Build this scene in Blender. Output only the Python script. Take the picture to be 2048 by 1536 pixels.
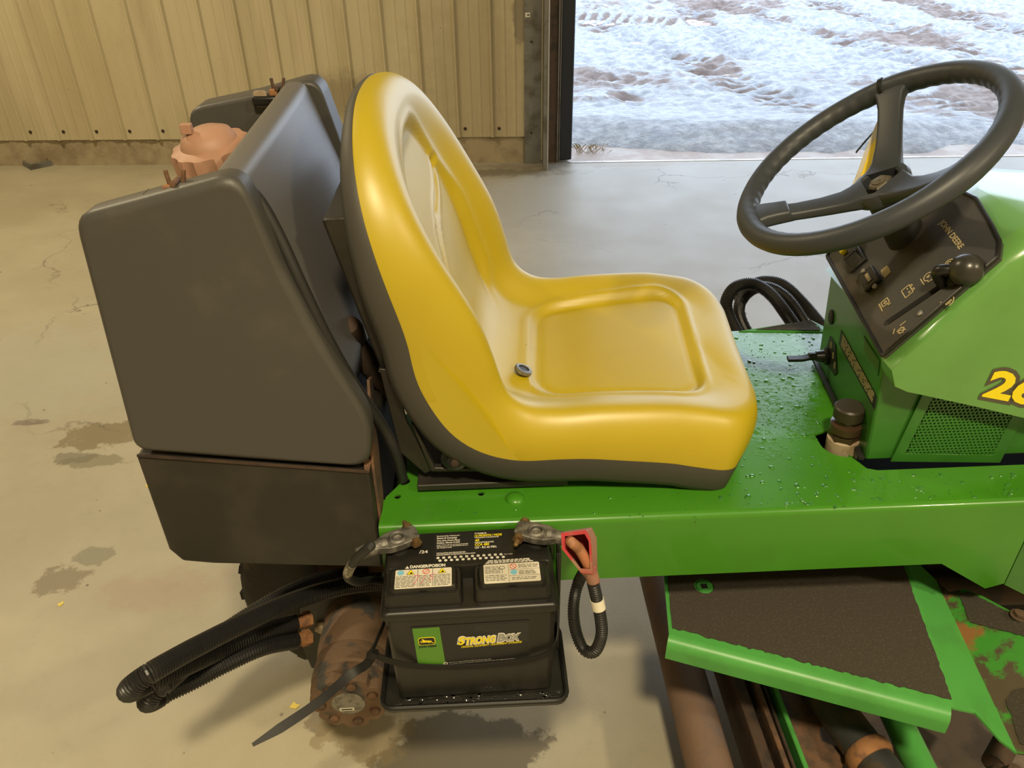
import bpy, bmesh, math, random
import numpy as np
from mathutils import Vector, Matrix
for o in list(bpy.data.objects): bpy.data.objects.remove(o, do_unlink=True)
S = bpy.context.scene; COL = S.collection
random.seed(7); NPR = np.random.default_rng(7)

# ------------------------------------------------------------------ camera, world, lamps, exposure
FPX = 1538.0; PITCH = math.radians(32.3); ROLL = math.radians(0.85); CAMH = 1.5
fw = np.array([0, math.cos(PITCH), -math.sin(PITCH)]); _r = np.array([1., 0, 0]); _u = np.cross(_r, fw)
rt = math.cos(ROLL) * _r - math.sin(ROLL) * _u; up = math.cos(ROLL) * _u + math.sin(ROLL) * _r
cam = bpy.data.cameras.new('camera'); cam.lens = 36 * FPX / 2048; cam.sensor_width = 36; cam.clip_start = .02; cam.clip_end = 200
camo = bpy.data.objects.new('camera', cam); COL.objects.link(camo); S.camera = camo
_m = Matrix(((rt[0], up[0], -fw[0], 0), (rt[1], up[1], -fw[1], 0), (rt[2], up[2], -fw[2], CAMH), (0, 0, 0, 1)))
camo.matrix_world = _m

W = bpy.data.worlds.new('overcast_sky'); S.world = W; W.use_nodes = True
bg = W.node_tree.nodes['Background']; bg.inputs[0].default_value = (.72, .84, 1.0, 1); bg.inputs[1].default_value = 3.8
S.view_settings.view_transform = 'Standard'; S.view_settings.look = 'None'; S.view_settings.gamma = 1
S.view_settings.use_curve_mapping = False; S.view_settings.exposure = 0.12
S.cycles.use_denoising = True; S.cycles.max_bounces = 8; S.cycles.diffuse_bounces = 5; S.cycles.caustics_reflective = False; S.cycles.caustics_refractive = False
LAMPS = [((.1, -.9, 3.62), 115), ((2.9, -1.3, 3.62), 95), ((-3.0, 3.1, 3.62), 92)]
LAMPCOL = (1.0, .83, .53); LAMPR = .15
for i, (p, e) in enumerate(LAMPS):
    l = bpy.data.lights.new('high_bay_lamp', 'AREA'); l.shape = 'DISK'; l.size = LAMPR * 2; l.energy = e; l.color = LAMPCOL
    lo = bpy.data.objects.new('high_bay_lamp', l); lo.location = p; COL.objects.link(lo)

# ------------------------------------------------------------------ frames: the mower stands slightly turned in the room
A = math.radians(2.15); ORG = np.array([0, .873, 0.])
ex = np.array([math.cos(A), math.sin(A), 0]); ey = np.array([-math.sin(A), math.cos(A), 0])
CW = np.array([0, 0, CAMH])
def ray(x, y): return fw + rt * ((x - 1024) / FPX) - up * ((y - 768) / FPX)
def toT(p): v = np.array(p) - ORG; return np.array([v @ ex, v @ ey, v[2]])
def fromT(q): return ORG + ex * q[0] + ey * q[1] + np.array([0, 0, q[2]])
CT = toT(CW)
def onp(x, y, n, d):
    D = ray(x, y); D = np.array([D @ ex, D @ ey, D[2]]); n = np.array(n, float); return CT + D * ((d - n @ CT) / (n @ D))
def ty(x, y, Y): return onp(x, y, (0, 1, 0), Y)
def tz(x, y, Z): return onp(x, y, (0, 0, 1), Z)
def tx(x, y, X): return onp(x, y, (1, 0, 0), X)
def tw(x, y, w): return toT(CW + ray(x, y) * w)
def wz(x, y, z): d = ray(x, y); return CW + d * ((z - CAMH) / d[2])

# ------------------------------------------------------------------ materials
def nt(name):
    m = bpy.data.materials.new(name); m.use_nodes = True; t = m.node_tree; return m, t, t.nodes['Principled BSDF']
def N(t, k, **kw):
    n = t.nodes.new(k)
    for a, b in kw.items(): setattr(n, a, b)
    return n
def lk(t, a, b): t.links.new(a, b)
def c4(c): return (c[0], c[1], c[2], 1)
def hexc(r, g, b):
    f = lambda u: (u / 255 / 12.92) if u / 255 <= .04045 else ((u / 255 + .055) / 1.055) ** 2.4
    return (f(r), f(g), f(b))
def noise(t, scale, detail=6, rough=.6, vec=None):
    n = N(t, 'ShaderNodeTexNoise'); n.inputs['Scale'].default_value = scale; n.inputs['Detail'].default_value = detail; n.inputs['Roughness'].default_value = rough
    if vec is None: vec = N(t, 'ShaderNodeTexCoord').outputs['Object']
    lk(t, vec, n.inputs['Vector']); return n.outputs['Fac']
def ramp(t, fac, lo, hi):
    n = N(t, 'ShaderNodeMapRange'); n.interpolation_type = 'SMOOTHSTEP'; n.inputs['From Min'].default_value = lo; n.inputs['From Max'].default_value = hi; lk(t, fac, n.inputs['Value']); return n.outputs['Result']
def mixc(t, fac, a, b):
    n = N(t, 'ShaderNodeMix', data_type='RGBA')
    for s, v in ((0, fac), (6, a), (7, b)):
        if hasattr(v, 'links'): lk(t, v, n.inputs[s])
        elif isinstance(v, (tuple, list)): n.inputs[s].default_value = c4(v)
        else: n.inputs[s].default_value = v
    return n.outputs[2]
def mth(t, op, a, b=None):
    n = N(t, 'ShaderNodeMath', operation=op)
    for s, v in ((0, a), (1, b)):
        if v is None: continue
        if hasattr(v, 'links'): lk(t, v, n.inputs[s])
        else: n.inputs[s].default_value = v
    return n.outputs[0]
def bumpn(t, b, h, strength, dist=.002):
    n = N(t, 'ShaderNodeBump'); n.inputs['Strength'].default_value = strength; n.inputs['Distance'].default_value = dist
    lk(t, h, n.inputs['Height']); lk(t, n.outputs[0], b.inputs['Normal'])
MATS = {}
def M(name, col, rough=.5, metal=0., col2=None, vs=8, lo=.45, hi=.65, bump=0, bs=300, bd=.002, coat=0, spec=.5, r2=None):
    if name in MATS: return MATS[name]
    m, t, b = nt(name); b.inputs['Base Color'].default_value = c4(col); b.inputs['Roughness'].default_value = rough; b.inputs['Metallic'].default_value = metal
    b.inputs['Coat Weight'].default_value = coat; b.inputs['Coat Roughness'].default_value = .08; b.inputs['Specular IOR Level'].default_value = spec
    if col2 is not None:
        f = ramp(t, noise(t, vs), lo, hi); lk(t, mixc(t, f, col, col2), b.inputs['Base Color'])
        if r2 is not None:
            n = N(t, 'ShaderNodeMapRange'); n.inputs['To Min'].default_value = rough; n.inputs['To Max'].default_value = r2; lk(t, f, n.inputs['Value']); lk(t, n.outputs[0], b.inputs['Roughness'])
    if bump: bumpn(t, b, noise(t, bs, 3), bump, bd)
    MATS[name] = m; return m
GREEN = (.052, .225, .012); LGREEN = (.060, .270, .035)
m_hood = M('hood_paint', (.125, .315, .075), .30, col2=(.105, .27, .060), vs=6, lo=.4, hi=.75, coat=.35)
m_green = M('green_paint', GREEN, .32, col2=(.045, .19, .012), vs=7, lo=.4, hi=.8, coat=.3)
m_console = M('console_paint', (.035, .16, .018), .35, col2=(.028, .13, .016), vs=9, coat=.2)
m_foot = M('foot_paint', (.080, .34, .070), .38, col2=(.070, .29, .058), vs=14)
m_yellow = M('yellow_vinyl', (.44, .335, .005), .43, col2=(.40, .295, .004), vs=5, lo=.45, hi=.8, bump=.05, bs=900, bd=.0004, spec=.9)
m_shell = M('seat_shell_plastic', (.052, .049, .042), .55, bump=.35, bs=700, bd=.0008)
m_tank = M('tank_plastic', (.060, .058, .054), .46, col2=(.105, .094, .075), vs=6, lo=.52, hi=.8, bump=.25, bs=600, bd=.0008, r2=.65)
m_tankmid = M('tank_panel_sheen', (.13, .125, .125), .40, bump=.3, bs=520, bd=.0008)  # tank plastic made lighter: sheen from the doorway painted into the colour
m_black = M('black_paint', (.018, .016, .013), .45, col2=(.030, .026, .020), vs=9)
m_blackp = M('black_plastic', (.010, .010, .010), .33, bump=.05, bs=500)
m_case = M('battery_plastic', (.012, .0115, .010), .40, col2=(.021, .019, .015), vs=16, lo=.5, hi=.75)
m_rubber = M('black_rubber', (.016, .016, .016), .55)
m_loom = M('loom_plastic', (.012, .012, .013), .38)
m_wheel = M('steering_rubber', (.033, .039, .050), .46, col2=(.056, .055, .056), vs=10, lo=.55, hi=.8)
m_rust = M('rusty_steel', (.15, .078, .042), .8, col2=(.075, .048, .032), vs=22, lo=.4, hi=.62, bump=.5, bs=130, bd=.003)
m_rustgrey = M('rusty_casting', (.135, .082, .048), .75, col2=(.050, .048, .046), vs=15, lo=.52, hi=.62, bump=.4, bs=110, bd=.003)
m_rustpipe = M('rusty_pipe', (.20, .125, .085), .75, col2=(.125, .105, .115), vs=8, lo=.4, hi=.65, bump=.4, bs=200, bd=.002)
m_rustdark = M('dark_rust', (.06, .035, .022), .8, col2=(.022, .017, .014), vs=18, bump=.4, bs=120)
m_orange = M('orange_rust', (.32, .15, .06), .8, col2=(.18, .09, .05), vs=60)
m_steel = M('dull_steel', (.30, .29, .27), .45, .85, col2=(.16, .15, .13), vs=60, bump=.3, bs=250)
m_lead = M('lead_clamp', (.22, .21, .19), .55, .6, col2=(.10, .095, .085), vs=70, lo=.42, hi=.6, bump=.6, bs=160, bd=.0015)
m_brass = M('tarnished_brass', (.22, .14, .06), .5, .6, col2=(.12, .055, .03), vs=80)
m_cap = M('faded_red_plastic', (.40, .222, .150), .55, col2=(.34, .20, .13), vs=24, lo=.45, hi=.7)
m_boot = M('red_rubber', (.42, .035, .045), .55, col2=(.30, .17, .12), vs=14, lo=.48, hi=.6)
m_bootout = M('dusty_red_rubber', (.36, .19, .14), .65, col2=(.30, .07, .06), vs=18)
m_cable = M('orange_cable', (.42, .16, .08), .55, col2=(.30, .14, .07), vs=30)
m_grip = M('grip_tape', (.055, .045, .034), .85, col2=(.10, .082, .060), vs=260, lo=.5, hi=.7, bump=.9, bs=900, bd=.002)
m_white = M('label_white', (.66, .62, .52), .5)
m_ink = M('black_ink', (.012, .012, .012), .5)
m_yink = M('yellow_ink', (.85, .70, .010), .45)
m_wink = M('white_ink', (.70, .67, .60), .5)
m_tan = M('tan_ink', (.52, .43, .24), .5)
m_gink = M('green_ink', (.085, .24, .022), .4)
m_red = M('red_ink', (.62, .05, .04), .5)
m_blue = M('blue_ink', (.20, .50, .68), .5)
m_pink = M('pink_marker', (.70, .16, .26), .5)
m_grayink = M('grey_ink', (.30, .30, .29), .45)
m_galv = M('galvanised_steel', (.22, .22, .21), .45, .55, col2=(.13, .12, .10), vs=7, bump=.1, bs=60)
m_edge = M('bright_steel_edge', (.50, .49, .46), .4, .6)
m_wood = M('brown_wood', (.10, .065, .045), .7, col2=(.055, .04, .03), vs=12)
m_seal = M('door_seal_rubber', (.012, .016, .028), .5)
m_curb = M('curb_concrete', (.36, .30, .20), .85, col2=(.24, .19, .12), vs=7, lo=.4, hi=.7, bump=.5, bs=60, bd=.006)
m_ceil = M('ceiling_white', (.72, .70, .64), .8)
m_pouch = M('plastic_pouch', (.62, .60, .54), .22, col2=(.48, .46, .40), vs=20, coat=.5)
m_paper = M('yellow_paper', (.80, .60, .03), .5)
m_dipgrey = M('filler_pipe', (.42, .34, .24), .55, col2=(.30, .22, .14), vs=30)
m_cutdeck = M('muddy_deck_metal', (.17, .13, .10), .75, col2=(.10, .08, .07), vs=9, bump=.4, bs=90)
m_cutgrey = M('greasy_grey_steel', (.05, .052, .055), .45, .3, col2=(.10, .075, .05), vs=22)
m_tyre = M('tyre_rubber', (.018, .016, .013), .7, col2=(.085, .052, .028), vs=13, lo=.5, hi=.7, bump=.5, bs=60, bd=.004)
m_void = M('interior_shade', (.010, .009, .008), .9)  # near-black stands for the shade inside openings and machinery

# floor concrete
def make_floor_mat():
    m, t, b = nt('floor_concrete'); pos = N(t, 'ShaderNodeTexCoord').outputs['Object']
    base = mixc(t, ramp(t, noise(t, 1.3, 8, .6, pos), .35, .7), (.36, .325, .235), (.44, .40, .30))
    base = mixc(t, mth(t, 'MULTIPLY', ramp(t, noise(t, 14, 8, .7, pos), .5, .8), .5), base, (.30, .27, .20))
    sep = N(t, 'ShaderNodeSeparateXYZ'); lk(t, pos, sep.inputs[0])
    # greyer, more even floor colour towards the doorway
    gx = ramp(t, mth(t, 'ADD', sep.outputs[0], mth(t, 'MULTIPLY', noise(t, 1.5, 4, .6, pos), .6)), -.2, .9)
    gy = ramp(t, sep.outputs[1], 1.4, 2.4)
    base = mixc(t, mth(t, 'MULTIPLY', mth(t, 'MULTIPLY', gx, gy), .85), base, (.265, .258, .245))
    nz = noise(t, 9, 6, .65, pos); nz2 = noise(t, 22, 5, .7, pos)
    rough = .55
    def blob(px, py, rx, ry, col, k=.7, soft=.12, amp=1.2):
        nonlocal base
        c = wz(px, py, 0)
        v = N(t, 'ShaderNodeVectorMath', operation='SUBTRACT'); lk(t, pos, v.inputs[0]); v.inputs[1].default_value = (c[0], c[1], 0)
        s = N(t, 'ShaderNodeVectorMath', operation='DIVIDE'); lk(t, v.outputs[0], s.inputs[0]); s.inputs[1].default_value = (rx, ry, 1)
        L = N(t, 'ShaderNodeVectorMath', operation='LENGTH'); lk(t, s.outputs[0], L.inputs[0])
        d = mth(t, 'ADD', L.outputs['Value'], mth(t, 'MULTIPLY', mth(t, 'SUBTRACT', mth(t, 'ADD', nz, mth(t, 'MULTIPLY', nz2, .6)), .8), amp * 2.2))
        f = mth(t, 'MULTIPLY', mth(t, 'SUBTRACT', 1.0, ramp(t, d, 1 - soft, 1 + soft)), k)
        base = mixc(t, f, base, col)
    blob(205, 868, .13, .085, (.17, .13, .06), .75)
    blob(140, 915, .07, .03, (.16, .14, .10), .7); blob(180, 922, .10, .03, (.16, .14, .08), .6)
    blob(190, 1113, .05, .035, (.20, .19, .13), .7); blob(125, 1158, .06, .05, (.18, .15, .09), .75)
    blob(60, 845, .06, .02, (.10, .06, .05), .7); blob(640, 1440, .035, .03, (.15, .12, .08), .7)
    blob(925, 1500, .17, .09, (.10, .085, .055), .8, .1, .7); blob(740, 1470, .10, .05, (.22, .17, .09), .6)
    blob(330, 1180, .16, .06, (.36, .26, .20), .5, .5); blob(1180, 330, .8, .05, (.24, .20, .16), .6, .4)
    blob(1000, 345, .5, .08, (.16, .14, .10), .7, .5)
    blob(30, 745, .45, .35, (.40, .40, .33), .5, .5)  # broad patch paints the bluish shade left of the tank into the floor
    # spots and specks
    vo = N(t, 'ShaderNodeTexVoronoi'); vo.inputs['Scale'].default_value = 11; lk(t, pos, vo.inputs['Vector'])
    sp = N(t, 'ShaderNodeSeparateColor'); lk(t, vo.outputs['Color'], sp.inputs[0])
    gate = ramp(t, sp.outputs[0], .55, .62)
    rad = mth(t, 'MULTIPLY', sp.outputs[1], .11)
    f = mth(t, 'MULTIPLY', mth(t, 'LESS_THAN', mth(t, 'ADD', vo.outputs['Distance'], mth(t, 'MULTIPLY', nz2, .06)), rad), gate)
    base = mixc(t, mth(t, 'MULTIPLY', f, .8), base, (.07, .05, .035))
    vo2 = N(t, 'ShaderNodeTexVoronoi'); vo2.inputs['Scale'].default_value = 26; lk(t, pos, vo2.inputs['Vector']); sp2 = N(t, 'ShaderNodeSeparateColor'); lk(t, vo2.outputs['Color'], sp2.inputs[0])
    f2 = mth(t, 'MULTIPLY', mth(t, 'LESS_THAN', mth(t, 'ADD', vo2.outputs['Distance'], mth(t, 'MULTIPLY', nz2, .10)), mth(t, 'MULTIPLY', sp2.outputs[1], .17)), mth(t, 'MULTIPLY', ramp(t, sp2.outputs[0], .6, .65), ramp(t, noise(t, 1.1, 4, .6, pos), .42, .6)))
    base = mixc(t, mth(t, 'MULTIPLY', f2, .75), base, (.09, .075, .06))
    # hairline cracks
    wv = N(t, 'ShaderNodeVectorMath', operation='ADD'); lk(t, pos, wv.inputs[0])
    nn = N(t, 'ShaderNodeTexNoise'); nn.inputs['Scale'].default_value = 4; nn.inputs['Detail'].default_value = 6; lk(t, pos, nn.inputs['Vector'])
    sc = N(t, 'ShaderNodeVectorMath', operation='SCALE'); lk(t, nn.outputs['Color'], sc.inputs[0]); sc.inputs['Scale'].default_value = .35; lk(t, sc.outputs[0], wv.inputs[1])
    ve = N(t, 'ShaderNodeTexVoronoi', feature='DISTANCE_TO_EDGE'); ve.inputs['Scale'].default_value = .75; lk(t, wv.outputs[0], ve.inputs['Vector'])
    cr = mth(t, 'MULTIPLY', mth(t, 'SUBTRACT', 1.0, ramp(t, ve.outputs['Distance'], .001, .005)), ramp(t, noise(t, .9, 3, .5, pos), .45, .6))
    base = mixc(t, mth(t, 'MULTIPLY', cr, .75), base, (.10, .085, .065))
    lk(t, base, b.inputs['Base Color'])
    rr = N(t, 'ShaderNodeMapRange'); lk(t, noise(t, 3, 5, .6, pos), rr.inputs['Value']); rr.inputs['To Min'].default_value = .38; rr.inputs['To Max'].default_value = .7; lk(t, rr.outputs[0], b.inputs['Roughness'])
    bumpn(t, b, mth(t, 'SUBTRACT', noise(t, 120, 4, .6, pos), mth(t, 'MULTIPLY', cr, .8)), .18, .002)
    return m
m_floor = make_floor_mat()
def make_wall_mat():
    m, t, b = nt('cream_cladding'); pos = N(t, 'ShaderNodeTexCoord').outputs['Object']
    g = N(t, 'ShaderNodeNewGeometry').outputs['Position']
    mp = N(t, 'ShaderNodeMapping'); mp.inputs['Scale'].default_value = (6, 6, .7); lk(t, g, mp.inputs[0])
    base = mixc(t, ramp(t, noise(t, 1.0, 6, .6, mp.outputs[0]), .4, .75), (.54, .475, .325), (.43, .37, .24))
    base = mixc(t, mth(t, 'MULTIPLY', ramp(t, noise(t, .8, 8, .65, g), .55, .75), .75), base, (.36, .28, .14))
    base = mixc(t, mth(t, 'MULTIPLY', ramp(t, noise(t, 28, 4, .6, g), .70, .74), .6), base, (.14, .10, .05))
    nzw = noise(t, 14, 6, .7, g)
    def stain_and_shade(px, py, rx, rz_, col, k, soft):
        nonlocal base
        d = ray(px, py); c = CW + d * (5.15 / d[1])
        v = N(t, 'ShaderNodeVectorMath', operation='SUBTRACT'); lk(t, g, v.inputs[0]); v.inputs[1].default_value = (c[0], c[1], c[2])
        q = N(t, 'ShaderNodeVectorMath', operation='DIVIDE'); lk(t, v.outputs[0], q.inputs[0]); q.inputs[1].default_value = (rx, 1, rz_)
        ln = N(t, 'ShaderNodeVectorMath', operation='LENGTH'); lk(t, q.outputs[0], ln.inputs[0])
        dd = mth(t, 'ADD', ln.outputs['Value'], mth(t, 'MULTIPLY', mth(t, 'SUBTRACT', nzw, .5), 1.6))
        base = mixc(t, mth(t, 'MULTIPLY', mth(t, 'SUBTRACT', 1.0, ramp(t, dd, 1 - soft, 1 + soft)), k), base, col)
    stain_and_shade(706, 218, .055, .055, (.035, .035, .035), .9, .08); stain_and_shade(690, 195, .20, .14, (.20, .16, .10), .6, .5); stain_and_shade(1040, 40, .05, .12, (.16, .14, .11), .7, .15)
    stain_and_shade(950, 150, .35, .6, (.30, .24, .14), .5, .7); stain_and_shade(150, 150, .3, .5, (.42, .34, .19), .4, .7)  # first patch paints the wall's shade beside the door into the cladding
    lk(t, base, b.inputs['Base Color']); b.inputs['Roughness'].default_value = .55
    bumpn(t, b, noise(t, 40, 3, .5, g), .08, .003); return m
m_wall = make_wall_mat()
def make_snow_mat():
    m, t, b = nt('trampled_snow'); a = N(t, 'ShaderNodeAttribute', attribute_name='snow')
    g = N(t, 'ShaderNodeNewGeometry').outputs['Position']
    f = ramp(t, mth(t, 'ADD', a.outputs['Fac'], mth(t, 'MULTIPLY', mth(t, 'SUBTRACT', noise(t, 9, 8, .7, g), .5), .7)), .34, .60)
    mud = mixc(t, ramp(t, noise(t, 5, 6, .6, g), .4, .65), (.12, .080, .066), (.21, .165, .145))
    snow = mixc(t, ramp(t, noise(t, 12, 6, .6, g), .35, .7), (.215, .23, .26), (.365, .383, .413))
    lk(t, mixc(t, f, mud, snow), b.inputs['Base Color']); b.inputs['Roughness'].default_value = .6
    bumpn(t, b, noise(t, 26, 6, .65, g), .8, .025); return m
m_snow = make_snow_mat()
def make_deck_mat():
    m, t, b = nt('wet_green_paint'); pos = N(t, 'ShaderNodeTexCoord').outputs['Object']
    sep = N(t, 'ShaderNodeSeparateXYZ'); lk(t, pos, sep.inputs[0])
    base = mixc(t, ramp(t, noise(t, 7, 5, .6, pos), .4, .8), GREEN, (.044, .19, .011)); lk(t, base, b.inputs['Base Color'])
    # water film in front of the seat
    wet = mth(t, 'MULTIPLY', ramp(t, mth(t, 'ADD', sep.outputs[0], mth(t, 'MULTIPLY', noise(t, 16, 6, .7, pos), .16)), .36, .40), ramp(t, mth(t, 'ADD', sep.outputs[1], mth(t, 'MULTIPLY', noise(t, 14, 6, .7, pos), .24)), .26, .32))
    r = N(t, 'ShaderNodeMapRange'); lk(t, wet, r.inputs['Value']); r.inputs['To Min'].default_value = .30; r.inputs['To Max'].default_value = .13; lk(t, r.outputs[0], b.inputs['Roughness'])
    b.inputs['Coat Weight'].default_value = .3; b.inputs['Coat Roughness'].default_value = .06
    h = mth(t, 'MULTIPLY', wet, ramp(t, noise(t, 75, 6, .7, pos), .42, .62)); bumpn(t, b, mth(t, 'ADD', h, mth(t, 'MULTIPLY', noise(t, 30, 2, .5, pos), .05)), .22, .0012); return m
m_deck = make_deck_mat()
def make_water():
    m, t, b = nt('water_drop'); b.inputs['Base Color'].default_value = (.035, .17, .025, 1); b.inputs['Roughness'].default_value = .04; b.inputs['Specular IOR Level'].default_value = .6; b.inputs['Coat Weight'].default_value = .6; return m
m_water = make_water()
def make_ragged(name, ca, cb, scale):
    return M(name, ca, .6, col2=cb, vs=scale)
def make_ramp_mat():
    m, t, b = nt('rusty_green_ramp'); pos = N(t, 'ShaderNodeTexCoord').outputs['Object']
    n1 = noise(t, 9, 7, .65, pos); n2 = noise(t, 26, 6, .7, pos)
    c = mixc(t, ramp(t, n1, .46, .52), (.055, .27, .035), (.085, .060, .040))
    c = mixc(t, ramp(t, noise(t, 13, 6, .6, pos), .56, .66), c, (.28, .13, .045)); lk(t, c, b.inputs['Base Color']); b.inputs['Roughness'].default_value = .45
    bumpn(t, b, n2, .4, .002); return m
m_ramp = make_ramp_mat()

# ------------------------------------------------------------------ mesh helpers
def cat(pts, n=8, closed=False):
    P = [np.array(p, float) for p in pts]; out = []
    k = len(P); rng = range(k if closed else k - 1)
    for i in rng:
        if closed: p0, p1, p2, p3 = P[i - 1], P[i], P[(i + 1) % k], P[(i + 2) % k]
        else: p1, p2 = P[i], P[i + 1]; p0 = P[i - 1] if i else 2 * p1 - p2; p3 = P[i + 2] if i + 2 < k else 2 * p2 - p1
        for j in range(n):
            u = j / n; out.append(.5 * (2 * p1 + (p2 - p0) * u + (2 * p0 - 5 * p1 + 4 * p2 - p3) * u * u + (3 * p1 - p0 - 3 * p2 + p3) * u ** 3))
    if not closed: out.append(P[-1])
    return out
def resample(pts, step):
    P = np.array(pts); d = np.r_[0, np.cumsum(np.linalg.norm(np.diff(P, axis=0), axis=1))]; n = max(2, int(d[-1] / step) + 1)
    s = np.linspace(0, d[-1], n); return np.stack([np.interp(s, d, P[:, i]) for i in range(P.shape[1])], 1), s
def unit(v): v = np.array(v, float); return v / max(1e-12, np.linalg.norm(v))
def basis(n):
    n = unit(n); h = np.array([0, 0, 1.]) if abs(n[2]) < .9 else np.array([1., 0, 0]); a = unit(np.cross(h, n)); return a, np.cross(n, a), n
class MB:
    def __init__(s): s.v = []; s.f = []
    def add(s, V, Fs):
        o = len(s.v); s.v += [tuple(map(float, p)) for p in V]; s.f += [tuple(i + o for i in f) for f in Fs]; return s
    def box(s, c, d, R=None):
        c = np.array(c, float); V = []
        for i in (-.5, .5):
            for j in (-.5, .5):
                for k in (-.5, .5):
                    p = np.array([i * d[0], j * d[1], k * d[2]]); V.append(c + (R @ p if R is not None else p))
        return s.add(V, [(0, 1, 3, 2), (4, 6, 7, 5), (0, 4, 5, 1), (2, 3, 7, 6), (0, 2, 6, 4), (1, 5, 7, 3)])
    def rings(s, R, cap0=True, cap1=True, closed=False):
        n = len(R[0]); V = [p for r in R for p in r]; Fs = []
        m = len(R)
        for i in range(m if closed else m - 1):
            a = i * n; b = ((i + 1) % m) * n
            for j in range(n): k = (j + 1) % n; Fs.append((a + j, a + k, b + k, b + j))
        if cap0 and not closed: Fs.append(tuple(range(n))[::-1])
        if cap1 and not closed: Fs.append(tuple((m - 1) * n + j for j in range(n)))
        return s.add(V, Fs)
    def lathe(s, prof, o, ax=(0, 0, 1), n=24, cap=True, ph=0):
        a, b, c = basis(ax); o = np.array(o, float); R = []
        for r, z in prof: R.append([o + c * z + (a * math.cos(2 * math.pi * j / n + ph) + b * math.sin(2 * math.pi * j / n + ph)) * r for j in range(n)])
        return s.rings(R, cap, cap)
    def cyl(s, p0, p1, r0, r1=None, n=16, ph=0):
        p0 = np.array(p0, float); p1 = np.array(p1, float); L = np.linalg.norm(p1 - p0); return s.lathe([(r0, 0), (r0 if r1 is None else r1, L)], p0, p1 - p0, n, ph=ph)
    def tube(s, pts, r, n=12, cap=True, flat=None):
        P = np.array(pts, float); T = np.gradient(P, axis=0); R = []; a = None
        for i in range(len(P)):
            t = unit(T[i])
            if a is None: a = basis(t)[0]
            a = unit(a - t * (a @ t)); b = np.cross(t, a); rr = r(i) if callable(r) else r
            R.append([P[i] + (a * math.cos(2 * math.pi * j / n) + b * math.sin(2 * math.pi * j / n)) * rr for j in range(n)])
        return s.rings(R, cap, cap)
    def ribbon(s, pts, wdir, w, th):
        P = np.array(pts, float); T = np.gradient(P, axis=0); R = []
        for i in range(len(P)):
            t = unit(T[i]); wd = wdir[i] if isinstance(wdir, list) else wdir; wv = unit(np.array(wd) - t * (np.array(wd) @ t)); nv = np.cross(t, wv)
            ww = w(i) if callable(w) else w
            R.append([P[i] + wv * ww / 2 + nv * th / 2, P[i] - wv * ww / 2 + nv * th / 2, P[i] - wv * ww / 2 - nv * th / 2, P[i] + wv * ww / 2 - nv * th / 2])
        return s.rings(R)
    def prism(s, poly, off):
        off = np.array(off, float); n = len(poly); V = [np.array(p, float) for p in poly] + [np.array(p, float) + off for p in poly]
        Fs = [tuple(range(n))[::-1], tuple(range(n, 2 * n))] + [(i, (i + 1) % n, (i + 1) % n + n, i + n) for i in range(n)]
        return s.add(V, Fs)
    def plate(s, outer, holes, o, a, b, th):
        """flat plate with holes; 2d coords in (a,b); thickness towards -cross(a,b)"""
        from mathutils.geometry import tessellate_polygon
        o = np.array(o, float); a = np.array(a, float); b = np.array(b, float); nv = np.cross(a, b)
        loops = [outer] + holes; flat = [p for l in loops for p in l]
        tri = tessellate_polygon([[Vector((p[0], p[1], 0)) for p in l] for l in loops])
        n = len(flat); V = [o + a * p[0] + b * p[1] for p in flat] + [o + a * p[0] + b * p[1] - nv * th for p in flat]; Fs = []
        for x, y, z in tri:
            q = (flat[y][0] - flat[x][0]) * (flat[z][1] - flat[x][1]) - (flat[z][0] - flat[x][0]) * (flat[y][1] - flat[x][1])
            if q < 0: y, z = z, y
            Fs.append((x, y, z)); Fs.append((z + n, y + n, x + n))
        k = 0
        for l in loops:
            for i in range(len(l)): j = (i + 1) % len(l); Fs.append((k + i, k + i + n, k + j + n, k + j))
            k += len(l)
        return s.add(V, Fs)
    def build(s, name, mat, parent=None, org=(0, 0, 0), bevel=0, wn=False, seg=2, ang=35, kind=None, label=None, weld=False):
        me = bpy.data.meshes.new(name); O = np.array(org, float)
        me.from_pydata([tuple(np.array(p) - O) for p in s.v], [], s.f)
        bm = bmesh.new(); bm.from_mesh(me)
        if weld: bmesh.ops.remove_doubles(bm, verts=bm.verts, dist=1e-6)
        bmesh.ops.recalc_face_normals(bm, faces=bm.faces); bm.to_mesh(me); bm.free()
        for p in me.polygons: p.use_smooth = True
        me.set_sharp_from_angle(angle=math.radians(ang))
        for mm in (mat if isinstance(mat, list) else [mat]): me.materials.append(mm)
        o = bpy.data.objects.new(name, me); COL.objects.link(o)
        if parent is not None: o.parent = parent
        if bevel:
            b = o.modifiers.new('Bevel', 'BEVEL'); b.width = bevel; b.segments = seg; b.limit_method = 'ANGLE'; b.angle_limit = math.radians(40); b.harden_normals = False
        if bevel or wn: o.modifiers.new('Normals', 'WEIGHTED_NORMAL').keep_sharp = True
        if kind: o['kind'] = kind
        if label: o['label'] = label
        return o
def tag(o, label, cat_, group=None):
    o['label'] = label; o['category'] = cat_
    if group: o['group'] = group
    return o
def thing(name, label, cat_, base=(0, 0, 0), rz=0., group=None):
    """Empty whose local axes are the mower's axes (plus rz); base given in mower coordinates"""
    e = bpy.data.objects.new(name, None); COL.objects.link(e); e.empty_display_size = .05
    e.location = Vector(fromT(base)); e.rotation_euler = (0, 0, A + rz); return tag(e, label, cat_, group)
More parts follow.
